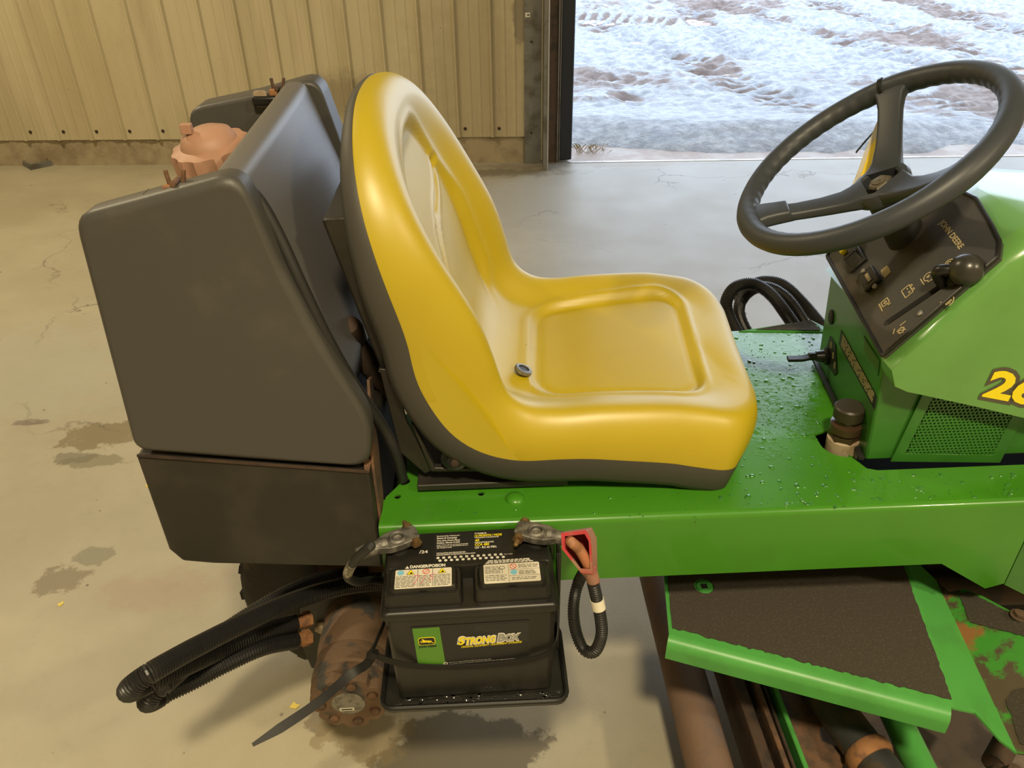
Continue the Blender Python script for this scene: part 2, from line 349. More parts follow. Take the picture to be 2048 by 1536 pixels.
def rpoly(pts, r, n=5):
    out = []; k = len(pts)
    for i in range(k):
        p = np.array(pts[i], float); a = np.array(pts[i - 1], float) - p; b = np.array(pts[(i + 1) % k], float) - p; rr = r[i] if isinstance(r, (list, tuple)) else r
        la, lb = np.linalg.norm(a), np.linalg.norm(b); rr = min(rr, la * .45, lb * .45); s0 = p + a / la * rr; s1 = p + b / lb * rr
        for j in range(n + 1): u = j / n; out.append(tuple((1 - u) ** 2 * s0 + 2 * u * (1 - u) * p + u * u * s1))
    return out
def rrect(x0, x1, y0, y1, r, n=5):
    P = []
    for cx, cy, a0 in ((x1 - r, y1 - r, 0), (x0 + r, y1 - r, 90), (x0 + r, y0 + r, 180), (x1 - r, y0 + r, 270)):
        for i in range(n + 1): a = math.radians(a0 + 90 * i / n); P.append((cx + r * math.cos(a), cy + r * math.sin(a)))
    return P
def circ(cx, cy, r, n=20): return [(cx + r * math.cos(2 * math.pi * i / n), cy + r * math.sin(2 * math.pi * i / n)) for i in range(n)]
_txt = {}
def text2d(s, shear=0., off=0.):
    """glyph outlines of a line of text as flat triangles, cap height about 0.7, width returned"""
    key = (s, shear, off)
    if key in _txt: return _txt[key]
    def gly(o_):
        cu = bpy.data.curves.new('lettering', 'FONT'); cu.body = s; cu.size = 1; cu.shear = shear; cu.offset = o_; cu.resolution_u = 3; cu.fill_mode = 'FRONT'
        ob = bpy.data.objects.new('lettering_tmp', cu); COL.objects.link(ob)
        me = bpy.data.meshes.new_from_object(ob.evaluated_get(bpy.context.evaluated_depsgraph_get()))
        V = [(v.co.x, v.co.y) for v in me.vertices]; Fs = [tuple(p.vertices) for p in me.polygons]
        bpy.data.objects.remove(ob); bpy.data.curves.remove(cu); bpy.data.meshes.remove(me); return V, Fs
    V, Fs = gly(off)
    if off:      # thick strokes must stay inside the plain glyphs' bounds
        B, _ = gly(0.); k = off * 2.6 + .01; x0, x1, y0, y1 = min(p[0] for p in B) - k, max(p[0] for p in B) + k, min(p[1] for p in B) - k, max(p[1] for p in B) + k
        bad = {i for i, p in enumerate(V) if not (x0 <= p[0] <= x1 and y0 <= p[1] <= y1)}; Fs = [f for f in Fs if not (set(f) & bad)]; V = [(min(max(p[0], x0), x1), min(max(p[1], y0), y1)) for p in V]
    _txt[key] = (V, Fs, max(p[0] for p in V), min(p[0] for p in V)); return _txt[key]
def put_text(mb, s, o, a, b, h, width=None, shear=0., off=0., lift=.0006):
    """text with capital height h, start at o, along a, up b"""
    V, Fs, w1, w0 = text2d(s, shear, off); k = h / .69; kx = k if width is None else width / (w1 - w0); o = np.array(o, float); a = unit(a); b = unit(b); nv = np.cross(a, b)
    mb.add([o + a * (p[0] - w0) * kx + b * p[1] * k + nv * lift for p in V], Fs); return mb
def flat(mb, poly, o, a, b, lift=.0003):
    o = np.array(o, float); a = unit(a); b = unit(b); nv = np.cross(a, b)
    mb.add([o + a * p[0] + b * p[1] + nv * lift for p in poly], [tuple(range(len(poly)))]); return mb

# ------------------------------------------------------------------ the setting
def struct(o): o['kind'] = 'structure'; return o
def wy(x): return 5.150 - .028 * x            # back wall line (room side face)
XL, XR, YF, ZC = -6.6, 5.4, -3.6, 3.9
DX0, DX1, DH = .40, 4.9, 3.1                  # door opening
mb = MB(); mb.prism([(XL, YF, 0), (XR, YF, 0), (XR, 5.125, 0), (DX0, 5.125, 0), (DX0, 5.20, 0), (XL, 5.42, 0)], (0, 0, -.1)); floor = struct(mb.build('floor', m_floor))
mb = MB(); mb.box(((XL + XR) / 2, (YF + 5.2) / 2, ZC + .05), (XR - XL, 5.2 - YF + .8, .1)); struct(mb.build('ceiling', m_ceil))
m_plain = M('cream_wall_board', (.58, .51, .33), .7, col2=(.48, .41, .25), vs=1.5)
mb = MB(); mb.box((XL - .05, (YF + 5.6) / 2, ZC / 2), (.1, 5.6 - YF, ZC)); struct(mb.build('wall_left', m_plain))
mb = MB(); mb.box((XR + .05, (YF + 5.1) / 2, ZC / 2), (.1, 5.1 - YF, ZC)); struct(mb.build('wall_right', m_plain))
mb = MB(); mb.box(((XL + XR) / 2, YF - .05, ZC / 2), (XR - XL, .1, ZC)); struct(mb.build('wall_front', m_plain))
# back wall: block core, concrete curb, ribbed cladding panels, screws
mb = MB()
def wallbox(mb, x0, x1, y0, y1, z0, z1):       # follows the wall line; y offsets from its face
    V = [(x, wy(x) + y, z) for x in (x0, x1) for y in (y0, y1) for z in (z0, z1)]
    mb.add(V, [(0, 1, 3, 2), (4, 6, 7, 5), (0, 4, 5, 1), (2, 3, 7, 6), (0, 2, 6, 4), (1, 5, 7, 3)])
wallbox(mb, XL, .11, .03, .2, 0, ZC); wallbox(mb, .11, DX0, .06, .2, 0, ZC); wallbox(mb, DX0, DX1, .05, .2, DH, ZC); wallbox(mb, DX1, XR, .03, .2, 0, ZC)
wall = struct(mb.build('wall_back', m_plain))
xs = np.linspace(XL, .10, 120); R = []
for i, x in enumerate(xs):
    j = .006 * math.sin(i * 1.7) + .004 * math.sin(i * .6 + 1); t = .178 + .010 * math.sin(i * .55) + .006 * math.sin(i * 2.3)
    R.append([(x, wy(x) + .04, 0), (x, wy(x) + .004 + j * .3, 0), (x, wy(x) + .010 + j, .09), (x, wy(x) + .016 + j, t), (x, wy(x) + .04, t)])
mb = MB(); mb.rings(R); struct(mb.build('trim_1', m_curb))
PW = .2225; RAKE = -math.atan(.028)
def panel_mesh():
    # one cladding panel: overlapping rib at its left seam, two shallow flutes
    pr = [(0, 0), (.004, -.010), (.010, -.017), (.020, -.017), (.026, -.010), (.032, -.001), (.036, 0), (.088, 0), (.096, -.0035), (.104, -.0035), (.112, 0), (.152, 0), (.160, -.0035), (.168, -.0035), (.176, 0), (PW + .006, 0)]
    mb = MB(); V = []; n = len(pr)
    for z in (0, ZC - .17):
        V += [(x, y, z) for x, y in pr]
    for z in (0, ZC - .17):
        V += [(x, .004, z) for x, y in pr]
    F2 = []
    for i in range(n - 1):
        F2 += [(i, i + 1, n + i + 1, n + i), (2 * n + i, i + 2 * n + 1, 3 * n + i + 1, 3 * n + i)[::-1], (i, i + 1, 2 * n + i + 1, 2 * n + i)[::-1], (n + i, n + i + 1, 3 * n + i + 1, 3 * n + i)]
    mb.add(V, F2); return mb
x0 = .105 - PW * 30; k = 0; p0 = None; scr = None
while x0 < .05:
    if p0 is None:
        p0 = panel_mesh().build('wall_panel', m_wall, wall, ang=20); o = p0
        ms = MB(); ms.lathe([(.011, 0), (.011, -.002), (.007, -.003), (.0065, -.0075), (.004, -.008)], (0, 0, 0), (0, 1, 0), 10)
        scr = ms.build('screw', m_rustdark, wall); sco = scr
    else:
        o = p0.copy(); COL.objects.link(o); sco = scr.copy(); COL.objects.link(sco)
    o.location = (x0, wy(x0), .17); o.rotation_euler = (0, 0, RAKE)
    sx = x0 + .058; sco.location = (sx, wy(sx) - .001, .225); sco.rotation_euler = (0, 0, RAKE); x0 += PW
# door surround: galvanised plate, overhead-door track, timber jamb, rubber seal
dj = bpy.data.objects.new('door_1', None); COL.objects.link(dj)
dj.location = (.26, 5.14, 0); struct(dj); DO = (.26, 5.14, 0)
mb = MB(); mb.box((.160, 5.128, ZC / 2 - .2), (.108, .008, ZC - .4)); o = mb.build('jamb_plate', m_galv, dj, DO, .002)
mb = MB(); mb.box((.225, 5.05, 1.75), (.006, .16, 3.5)); mb.box((.236, 4.972, 1.75), (.026, .006, 3.5)); mb.box((.247, 4.985, 1.75), (.005, .03, 3.5)); mb.build('door_track', m_galv, dj, DO, .001)
mb = MB(); mb.box((.2505, 4.968, 1.75), (.008, .012, 3.5)); mb.build('track_lip', m_edge, dj, DO, .002)
mb = MB(); mb.box((.292, 5.165, 1.75), (.085, .03, 3.5)); mb.build('timber_jamb', m_wood, dj, DO, .003)
mb = MB(); mb.box((.322, 5.142, 1.75), (.008, .03, 3.5)); mb.box((.336, 5.15, 1.75), (.006, .02, 3.5)); mb.build('stop_strip', m_galv, dj, DO, .001)
mb = MB(); mb.box((.375, 5.168, 1.56), (.068, .022, 3.1)); mb.cyl((.409, 5.168, .012), (.409, 5.168, 3.1), .012, n=12); mb.build('rubber_seal', m_seal, dj, DO, .003)
mb = MB(); mb.box((.128, 5.1225, .90), (.030, .004, .026)); o = mb.build('wall_clip', m_wink, dj, DO, .001)
mb = MB(); mb.box((.131, 5.1200, .90), (.014, .002, .006)); mb.build('clip_slot', m_ink, o, DO)
mb = MB()
for i in range(6): mb.cyl((.15 + .012 * math.sin(i * 3), 5.125, .2 + i * .55), (.15 + .012 * math.sin(i * 3), 5.120, .2 + i * .55), .008, n=8)
mb.build('bolt_head', m_rustdark, dj, DO)
# threshold strip and outside apron
mb = MB(); mb.box(((DX0 + DX1) / 2, 5.135, -.004), (DX1 - DX0, .03, .014)); struct(mb.build('trim_2', M('icy_threshold', (.50, .50, .50), .4, col2=(.33, .28, .24), vs=6)))
m_apron = M('muddy_apron', (.23, .165, .13), .5, col2=(.34, .30, .27), vs=3, lo=.4, hi=.65, bump=.3, bs=40)
mb = MB(); mb.box((3.0, 5.60, -.06), (16, .90, .1)); struct(mb.build('apron', m_apron))
# snow field (real relief): bank by the door, tyre ruts, mud showing through
def vnoise(X, Y, s, seed):
    r = np.random.default_rng(seed); G = r.random((256, 256)); x = X * s; y = Y * s; xi = np.floor(x).astype(int); yi = np.floor(y).astype(int); fx = x - xi; fy = y - yi
    fx = fx * fx * (3 - 2 * fx); fy = fy * fy * (3 - 2 * fy); g = lambda a, b: G[a % 256, b % 256]
    return (g(xi, yi) * (1 - fx) + g(xi + 1, yi) * fx) * (1 - fy) + (g(xi, yi + 1) * (1 - fx) + g(xi + 1, yi + 1) * fx) * fy
def fbm(X, Y, s, seed, o=5):
    a = .5; t = 0
    for i in range(o): t = t + a * vnoise(X + 17 * i, Y - 9 * i, s * 2 ** i, seed + i); a *= .5
    return t
nx, ny = 430, 430
gx = np.linspace(-2.2, 11.5, nx); gy = 5.22 + (np.linspace(0, 1, ny) ** 1.9) * 19
X, Y = np.meshgrid(gx, gy, indexing='ij')
ed = 5.40 + .06 * np.sin(X * 2.1) + .16 * (fbm(X, Y * 0, 3.2, 3) - .5) * 2 - .03 * X + .0
ed = ed + np.where(X < .7, .12 * np.clip((.75 - X) / .35, 0, 1), 0)
bank = np.clip((Y - ed) / .42, 0, 1) ** .55
thick = .10 * np.exp(-((Y - ed - .35) / .60) ** 2) + .028
thick = thick * (1 - .75 * np.clip((X - 2.9) / .9, 0, 1) * np.clip(1 - (Y - 8) / 2, 0, 1))
rough_ = (fbm(X, Y, 2.6, 11) - .47) * .14 + (fbm(X, Y, 9, 21, 4) - .47) * .075
sn = .56 + (fbm(X, Y, .8, 31) - .47) * 1.0 + (fbm(X, Y, 4, 41) - .47) * .5
def seg(ax, ay, bx, by, w):
    d = np.array([bx - ax, by - ay]); L2 = d @ d; t = np.clip(((X - ax) * d[0] + (Y - ay) * d[1]) / L2, 0, 1); q = np.hypot(X - ax - t * d[0], Y - ay - t * d[1]); return np.clip(1 - (q / w) ** 2, 0, 1), t * math.sqrt(L2), (X - ax - t * d[0])
rut = np.zeros_like(X)
for (a1, b1, a2, b2, w, k) in ((1.2, 12.0, 2.05, 8.3, .34, .75), (2.05, 8.3, 2.55, 5.95, .30, .85), (2.9, 13.5, 2.5, 9, .3, .5), (5.05, 14, 5.1, 7.2, .38, .8), (3.3, 14, 4.6, 7.0, .34, .55), (.3, 12.6, 2.4, 11.8, .7, .8), (.6, 8.1, 1.5, 7.6, .16, .7), (.5, 7.6, 1.3, 8.1, .13, .6), (.95, 6.95, 1.05, 7.05, .2, .9), (3.6, 7.0, 4.4, 5.7, .45, .45), (6.5, 16, 6.4, 7, .4, .7)):
    m_, t_, o_ = seg(a1, b1, a2, b2, w); lug = .5 + .5 * np.sin(t_ * 2 * math.pi / .17 + np.abs(o_) * 9)
    rough_ += -m_ * .05 * k + m_ * .055 * (lug - .5); sn += m_ * k * (-1.0 + .95 * lug); 
mw, _, _ = seg(1.6, 10.4, 3.2, 9.6, 1.3); sn += mw * .7
mw, _, _ = seg(.5, 6.1, 2.6, 5.9, .75); sn += mw * .8; rough_ *= (1 - .55 * mw)
mw, _, _ = seg(4.6, 7.4, 4.4, 5.6, .9); sn -= mw * .18
Z = -.015 + bank * (thick + rough_ * (.6 + .5 * np.clip((Y - 6) / 3, 0, 1))) - (1 - bank) * .03
sn = np.where(bank < .04, sn * .3 - .2, sn); sn = sn + np.where((bank > .04) & (Y - ed < .45), .5, 0)
V = np.stack([X, Y, Z], -1).reshape(-1, 3); ii = np.arange(nx * ny).reshape(nx, ny)
Fq = np.stack([ii[:-1, :-1], ii[1:, :-1], ii[1:, 1:], ii[:-1, 1:]], -1).reshape(-1, 4)
me = bpy.data.meshes.new('snow'); me.from_pydata(V.tolist(), [], Fq.tolist()); at = me.attributes.new('snow', 'FLOAT', 'POINT'); at.data.foreach_set('value', np.clip(sn, 0, 1.2).reshape(-1).astype(np.float32))
for p in me.polygons: p.use_smooth = True
me.materials.append(m_snow); so = bpy.data.objects.new('snow', me); COL.objects.link(so); so['kind'] = 'stuff'; tag(so, 'trampled snow with muddy tyre ruts outside the open doorway', 'snow')
m_far = M('muddy_ground', (.30, .23, .19), .8, col2=(.62, .63, .66), vs=.8, lo=.4, hi=.55)
mb = MB(); mb.box((2, 34, -.1), (70, 58, .1)); struct(mb.build('ground', m_far))
# tuft of dead grass by the door edge
mb = MB()
for i in range(46):
    bx_ = .47 + random.random() * .22; by_ = 5.36 + random.random() * .14; a_ = random.random() * 6.28; h_ = .03 + random.random() * .06
    p0_ = np.array([bx_, by_, -.01]); d_ = np.array([math.cos(a_) * .05, math.sin(a_) * .03 - .02, h_]); mb.add([p0_ - (.0015, 0, 0), p0_ + (.0015, 0, 0), p0_ + d_ * .6 + (.001, 0, 0), p0_ + d_ * (1, 1, .75)], [(0, 1, 2), (0, 2, 3)])
o = mb.build('dead_grass', M('straw', (.30, .24, .15), .8)); o['kind'] = 'stuff'; tag(o, 'tuft of dead straw-coloured grass at the snow edge', 'grass')
# ceiling lamps the warm light comes from
for i, (p, e) in enumerate(LAMPS):
    q = toT((p[0], p[1], p[2] + .03)); t_ = thing('ceiling_lamp', ('round high bay ceiling lamp with a dark housing above the tank side of the mower', 'round high bay ceiling lamp with a dark housing towards the right wall', 'round high bay ceiling lamp with a dark housing towards the left wall')[i], 'lamp', q, group='high bay lamps on the ceiling')
    mb = MB(); mb.lathe([(.24, -.01), (.25, .02), (.20, .10), (.07, .16), (.06, .25)], (0, 0, 0), n=32); mb.build('housing', m_black, t_)
# small things on the floor
fb = wz(72, 334, 0); q = toT(fb); t_ = thing('corner_bracket', 'small grey angular metal bracket lying against the concrete curb', 'bracket', q)
k_ = [(-.125, .06), (0, -.075), (.125, .045), (.10, .085), (0, .10), (-.10, .085)]
mb = MB(); mb.prism([(x, y, 0) for x, y in k_], (0, 0, .012)); mb.build('base_plate', m_galv, t_, bevel=.002)
mb = MB(); mb.prism([(-.118, .056, .012), (0, -.068, .012), (0, -.052, .012), (-.108, .06, .012)], (0, 0, .022)); mb.prism([(.118, .043, .012), (0, -.068, .012), (0, -.052, .012), (.105, .05, .012)], (0, 0, .022)); mb.build('flange', m_galv, t_, bevel=.001)
mb = MB(); mb.lathe([(.013, .012), (.013, .05), (.006, .052)], (.075, .04, 0), n=10); mb.build('bolt', m_rustdark, t_)
for i, (px, py, s_) in enumerate(((590, 1412, .011), (122, 1208, .009), (296, 972, .010))):
    q = toT(wz(px, py, 0)); o = MB().prism([(-s_, -s_ * .4, 0), (s_ * .3, -s_ * .7, 0), (s_, s_ * .2, 0), (s_ * .2, s_ * .3, 0), (-s_ * .4, s_ * .9, 0)], (0, 0, .002)).build('paint_chip', M('yellow_chip', (.72, .58, .12), .6))
    o.location = Vector(fromT(q)); o.rotation_euler = (0, 0, i * 1.3)
    tag(o, ('small yellow paint chip on the floor beside the drooping cable tie tail', 'tiny yellow paint chip on the open floor beside grey stains', 'yellow paint chip on the floor beside the tank box edge')[i], 'paint chip', 'yellow paint chips on the floor')

# ------------------------------------------------------------------ the mower
mow = thing('riding_mower', 'green and yellow riding mower with a yellow bucket seat and black fuel tank', 'riding mower')
# ---- platform: top sheet with holes, rolled front edge, skirt
SK = .572                                           # lower edge of the skirt
hole_filler = tz(1672, 880, .70)
hx, hy = hole_filler[0] + .004, hole_filler[1] - .012
nb = tz(1735, 932, .70); cb = tz(1650, 752, .70)
holes = [circ(*tz(795, 993, .70)[:2], .0055, 14), circ(*tz(962, 987, .70)[:2], .0055, 14), circ(*tz(808, 962, .70)[:2], .010, 16)]
fh = [(hx - .035 + .0, hy + .03)] + [(hx + .036 * math.cos(a), hy + .036 * math.sin(a)) for a in np.linspace(math.pi, math.pi * 1.55, 9)] + [(nb[0] - .018, hy - .030), (nb[0] - .004, nb[1] - .006), (nb[0] + .012, nb[1] - .012), (1.05, nb[1] - .012), (1.05, .42), (nb[0] + .055, .42), (nb[0] + .035, .25), (hx + .028, hy + .042), (hx - .01, hy + .040)]
deck = MB(); deck.plate([(-.205, .010), (1.25, .010), (1.25, .575), (-.06, .575), (-.07, .50), (-.185, .30), (-.17, .12), (-.200, .07)], holes + [fh], (0, 0, .70), (1, 0, 0), (0, 1, 0), .004)
# rolled edge + skirt as a swept strip
pr = [(.010, .70)] + [(.010 - .010 * math.sin(a), .690 + .010 * math.cos(a)) for a in np.linspace(.3, math.pi / 2, 5)]
pr2 = pr + [(0, SK), (.003, SK), (.003, .690)] + [(.010 - .007 * math.sin(a), .690 + .007 * math.cos(a)) for a in np.linspace(math.pi / 2, 0, 5)]
R = []
e1 = ty(1886, 1120, 0)[0]; e2 = ty(1970, 1177, 0); e3 = ty(2008, 1167, 0)
for x in [-.205, .0, .3, .6, e1]: R.append([(x, y, z) for y, z in pr2])
for x, zb in ((e2[0], e2[2]), (e3[0], e3[2])): R.append([(x, y, (zb if z == SK else z)) for y, z in pr2])
deck.rings(R)
platform = deck.build('platform', m_deck, mow, ang=30)
mb = MB(); R = []
for x, zb in ((e3[0] + .001, e3[2] - .002), (e3[0] + .08, e3[2] - .05), (1.25, e3[2] - .12)): R.append([(x, y - .001, (zb if z == SK else z)) for y, z in pr2])
mb.rings(R); mb.build('side_panel', m_console, mow)
mb = MB(); mb.prism([(-.2045, .016, .60), (-.2045, .07, .60), (-.2045, .07, .695), (-.2045, .016, .69)], (.003, 0, 0)); mb.build('end_flange', m_green, platform)
c = tz(1030, 998, .70); mb = MB(); mb.lathe([(.0155, 0), (.0150, .0022), (.0120, .0052), (.007, .0070), (.001, .0076)], c, n=24); mb.build('carriage_bolt', m_green, platform)
# far side foot flap with grip tape
mb = MB(); f1 = tz(1462, 663, .70); y_ = .577
qa, qb, qc, qd = tz(1478, 662, .702), onp(1622, 640, (0, -.25, 1), .702 - .25 * .577 + .0), onp(1648, 653, (0, -.25, 1), .702 - .25 * .577), tz(1650, 664, .702)
mb.prism([qa, qd, qc, qb], (0, 0, -.004)); fl = mb.build('foot_flap', m_foot, mow)
cen = (qa + qb + qc + qd) / 4; gp = [cen + (q - cen) * k for q, k in ((qa, .72), (qd, .80), (qc, .80), (qb, .90))]
mb = MB(); mb.prism([g + (0, 0, .0008) for g in gp], (0, 0, .0012)); mb.build('grip_tape', m_grip, fl)
# chassis under the platform, near-black to paint in the shade there
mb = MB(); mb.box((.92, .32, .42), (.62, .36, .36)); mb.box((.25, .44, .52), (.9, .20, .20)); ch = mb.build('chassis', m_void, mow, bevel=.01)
mb = MB(); mb.cyl((.70, .10, .40), (1.2, .12, .36), .03, n=12); mb.build('linkage', m_rustdark, ch)

# ---- seat
ctrl = [(.440, .816), (.385, .836), (.30, .846), (.25, .847), (.16, .842), (.09, .839), (.034, .848), (-.010, .882), (-.036, .945), (-.058, 1.02), (-.090, 1.10), (-.126, 1.185), (-.156, 1.262), (-.168, 1.290)]
cp, cs = resample(cat([(x, z) for x, z in ctrl], 12), .004); L = cs[-1]
ct = np.gradient(cp, axis=0); ct /= np.linalg.norm(ct, axis=1)[:, None]
for _ in range(6): ct[1:-1] = (ct[:-2] + ct[1:-1] * 2 + ct[2:]) / 4
cn = np.stack([ct[:, 1], -ct[:, 0]], 1); cn /= np.linalg.norm(cn, axis=1)[:, None]
YC = .297; HW = .247
_sm = {}
def I(s, xs_, ys_):            # smoothed look-up
    k = id(ys_)
    if k not in _sm:
        g = np.linspace(-.1, L + .1, 500); v = np.interp(g, xs_, ys_); w = np.hanning(61); w /= w.sum(); _sm[k] = (g, np.convolve(np.pad(v, 30, mode='edge'), w, 'valid'), ys_)
    return float(np.interp(s, _sm[k][0], _sm[k][1]))
SHT = ([0, .36, .46, .62, L - .2, L], [1, 1, .78, .78, .8, .35])
sx0 = .395                                           # roughly where pan meets back
def hwf(s):
    rf, rt_ = .10, .24; w = HW - .006 * math.exp(-((s - .36) / .12) ** 2)
    if s < rf: return w - rf * 1.0 + rf * math.sqrt(max(0, 1 - ((rf - s) / rf) ** 2))
    if s > L - rt_: u = (s - (L - rt_)) / rt_; return w * max(0, 1 - u ** 2.4) ** (1 / 2.3)
    return w
ol = [(0, y) for y in np.linspace(-hwf(0), hwf(0), 14)] 
side = [(s, hwf(s)) for s in np.r_[np.linspace(0, .10, 14)[1:], np.linspace(.10, L - .24, 40)[1:], (L - .24 + .24 * np.sin(np.linspace(0, math.pi / 2, 34)))[1:]]]
ol = ol + side + [(s, -y) for s, y in side[::-1][1:]]
olp, _s = resample(ol + [ol[0]], .0075); olp = olp[:-1]
bow = lambda y: .012 * (y / HW) ** 2 
olp = np.array([(s + (bow(y) * max(0, 1 - s / .1)), y) for s, y in olp])
hs_s = ([0, .115, .225, .33, .37, .42, .48, .55, .66, L], [-.086, -.079, -.063, -.048, -.048, -.060, -.071, -.078, -.060, -.030])
hc_s = ([0, .07, .16, .29, sx0, .46, .56, .70, L], [-.006, .002, .010, .018, .016, .024, .032, .016, .002])
h0_s = ([0, .11, .29, sx0, .46, .59, .74, L], [-.008, -.004, 0, -.006, -.018, -.020, -.014, -.004])
def surf(s, y, h):
    i = np.interp(s, cs, np.arange(len(cs))); x = np.interp(i, np.arange(len(cs)), cp[:, 0]); z = np.interp(i, np.arange(len(cs)), cp[:, 1]); nx_ = np.interp(i, np.arange(len(cs)), cn[:, 0]); nz_ = np.interp(i, np.arange(len(cs)), cn[:, 1])
    return (x + nx_ * h + y * .075, YC + y, z + nz_ * h + y * .072)
def sstep(a, b, x): u = min(1, max(0, (x - a) / (b - a))); return u * u * (3 - 2 * u)
def sdbox(s, y, s0, s1, w, r):
    qx = abs(s - (s0 + s1) / 2) - (s1 - s0) / 2 + r; qy = abs(y) - w + r; return math.hypot(max(qx, 0), max(qy, 0)) + min(max(qx, qy), 0) - r
sc_curve = cat([(L - .145, .150), (L - .165, .125), (L - .19, .095), (L - .205, .06), (L - .215, .02), (L - .24, -.03), (L - .29, -.075), (L - .34, -.095)], 8)
def feat(s, y):
    d = sdbox(s, y, .115, .400, .168 - .03 * (s - .115) / .27, .055); h = -.0055 * (1 - sstep(-.009, .001, d)) + .0035 * math.exp(-((d - .006) / .006) ** 2) - .0025 * math.exp(-((d + .012) / .006) ** 2)
    d = sdbox(s, y, sx0 + .05, L - .075, .150 - .05 * sstep(L - .26, L - .08, s), .085); w = sstep(sx0 + .04, sx0 + .12, s)
    h += w * (-.006 * (1 - sstep(-.010, .001, d)) + .003 * math.exp(-((d - .006) / .006) ** 2) - .002 * math.exp(-((d + .013) / .006) ** 2))
    if s > L - .36 and d < 0:
        dd = min(math.hypot(s - p[0], y - p[1]) for p in sc_curve); h += -.0042 * math.exp(-(dd / .006) ** 2) + .0018 * math.exp(-((dd - .012) / .005) ** 2)
    return h
AW = .038
def cushion():
    R = []; n = len(olp)
    med = [np.array([min(max(s, .17), L - .22), 0.]) for s, y in olp]
    ds = [('w', a) for a in np.linspace(0, math.pi / 2, 13)] + [('i', u) for u in np.linspace(0, 1, 15)[1:]] + [('c', u) for u in np.linspace(0, 1, 26)[1:]]
    for kind, u in ds:
        ring = []
        for j in range(n):
            o = olp[j]; mv = med[j] - o; ml = np.linalg.norm(mv)
            if kind == 'w': d = AW * (1 - math.cos(u))
            elif kind == 'i': d = AW + u * .075
            else: d = AW + .075 + u * (ml - AW - .075)
            p = o + mv * (d / ml); hs = I(o[0], *hs_s); hc = I(p[0], *hc_s)
            if kind == 'w': h = hs + (I(o[0], *hc_s) - hs) * math.sin(u); h = h if u < 1 else h * .5 + (hs + (hc - hs) * math.sin(u)) * .5
            elif kind == 'i': h = hc + (I(p[0], *h0_s) - hc) * sstep(0, 1, u)
            else: h = I(p[0], *h0_s)
            if kind != 'w': h += feat(p[0], p[1])
            ring.append(surf(p[0], p[1], h))
        R.append(ring)
    mb = MB(); mb.rings(R, True, False); return mb
seat = cushion().build('seat', m_yellow, mow, ang=75, weld=True, label='yellow moulded vinyl seat cushion')
def shell():
    R = []; n = len(olp); med = [np.array([min(max(s, .17), L - .22), 0.]) for s, y in olp]
    for d, k in ((.004, 0), (-.001, .001), (-.002, -.006), (.000, -.036), (.006, -.048), (.016, -.054), (.05, -.058), (.10, -.060), (.16, -.060)):
        ring = []
        for j in range(n):
            o = olp[j]; mv = med[j] - o; ml = np.linalg.norm(mv); p = o + mv * (d / ml); hs = I(o[0], *hs_s); ring.append(surf(p[0], p[1], hs + k * I(o[0], *SHT)))
        R.append(ring)
    mb = MB(); mb.rings(R, False, False); return mb
shell().build('seat_shell', m_shell, seat, ang=60)
mb = MB(); g = np.array(surf(.412, -.085, .0005)); g2 = np.array(surf(.412, -.085, .02)); gax = unit(g2 - g); mb.lathe([(.0150, -.004), (.0150, .0008), (.0125, .0022), (.0095, .0020), (.0090, -.003)], g, gax, 24); gr = mb.build('drain_grommet', m_steel, seat)
mb = MB(); mb.lathe([(.0092, -.001), (.0091, .0002)], g, gax, 16); mb.build('drain_hole', m_ink, gr)
# dark back plate, hinge brackets and seat base rail
pl = [ty(642, 440, .10), ty(700, 432, .10), ty(800, 640, .10), ty(845, 760, .10), ty(762, 742, .10)]
mb = MB(); mb.prism(pl, (0, .38, 0)); mb.build('back_plate', m_black, seat, bevel=.004)
bk = [ty(758, 738, .085), ty(806, 742, .085), ty(800, 790, .085), ty(815, 845, .085), ty(865, 940, .085), ty(850, 948, .085), ty(800, 905, .085)]
mb = MB(); mb.prism(bk, (0, .004, 0)); mb.box(ty(782, 741, .1) + (0, .01, .001), (.036, .03, .004)); mb.build('hinge_bracket', m_black, seat, bevel=.0015)
mb = MB(); a1, a2, a3 = tz(862, 940, .712), tz(958, 940, .712), tz(1000, 925, .712)
mb.box(((a1[0] + .10), .245, .711), (.24, .34, .012)); mb.prism([ty(822, 850, .075), ty(828, 848, .075), ty(870, 936, .075), ty(955, 938, .075), ty(958, 944, .075), ty(862, 944, .075)], (0, .012, 0)); mb.build('seat_base', m_black, seat, bevel=.002)
mb = MB(); b0 = tz(898, 950, .7015); b1 = tz(1240, 935, .7015); mb.box(((b0[0] + b1[0]) / 2, b0[1] + .02, .704), (b1[0] - b0[0], .03, .007)); mb.build('base_rail', m_rustdark, seat, bevel=.001)
pv = ty(910, 915, .07); mb = MB(); mb.lathe([(.020, -.012), (.022, 0), (.022, .008), (.012, .010), (.012, .016)], pv + (0, .005, 0), (0, -1, 0), 18); o = mb.build('pivot_bush', m_blackp, seat)
mb = MB(); mb.lathe([(.007, .014), (.007, .021), (.004, .022)], pv + (0, .005, 0), (0, -1, 0), 6); mb.build('pivot_bolt', m_rustdark, seat)

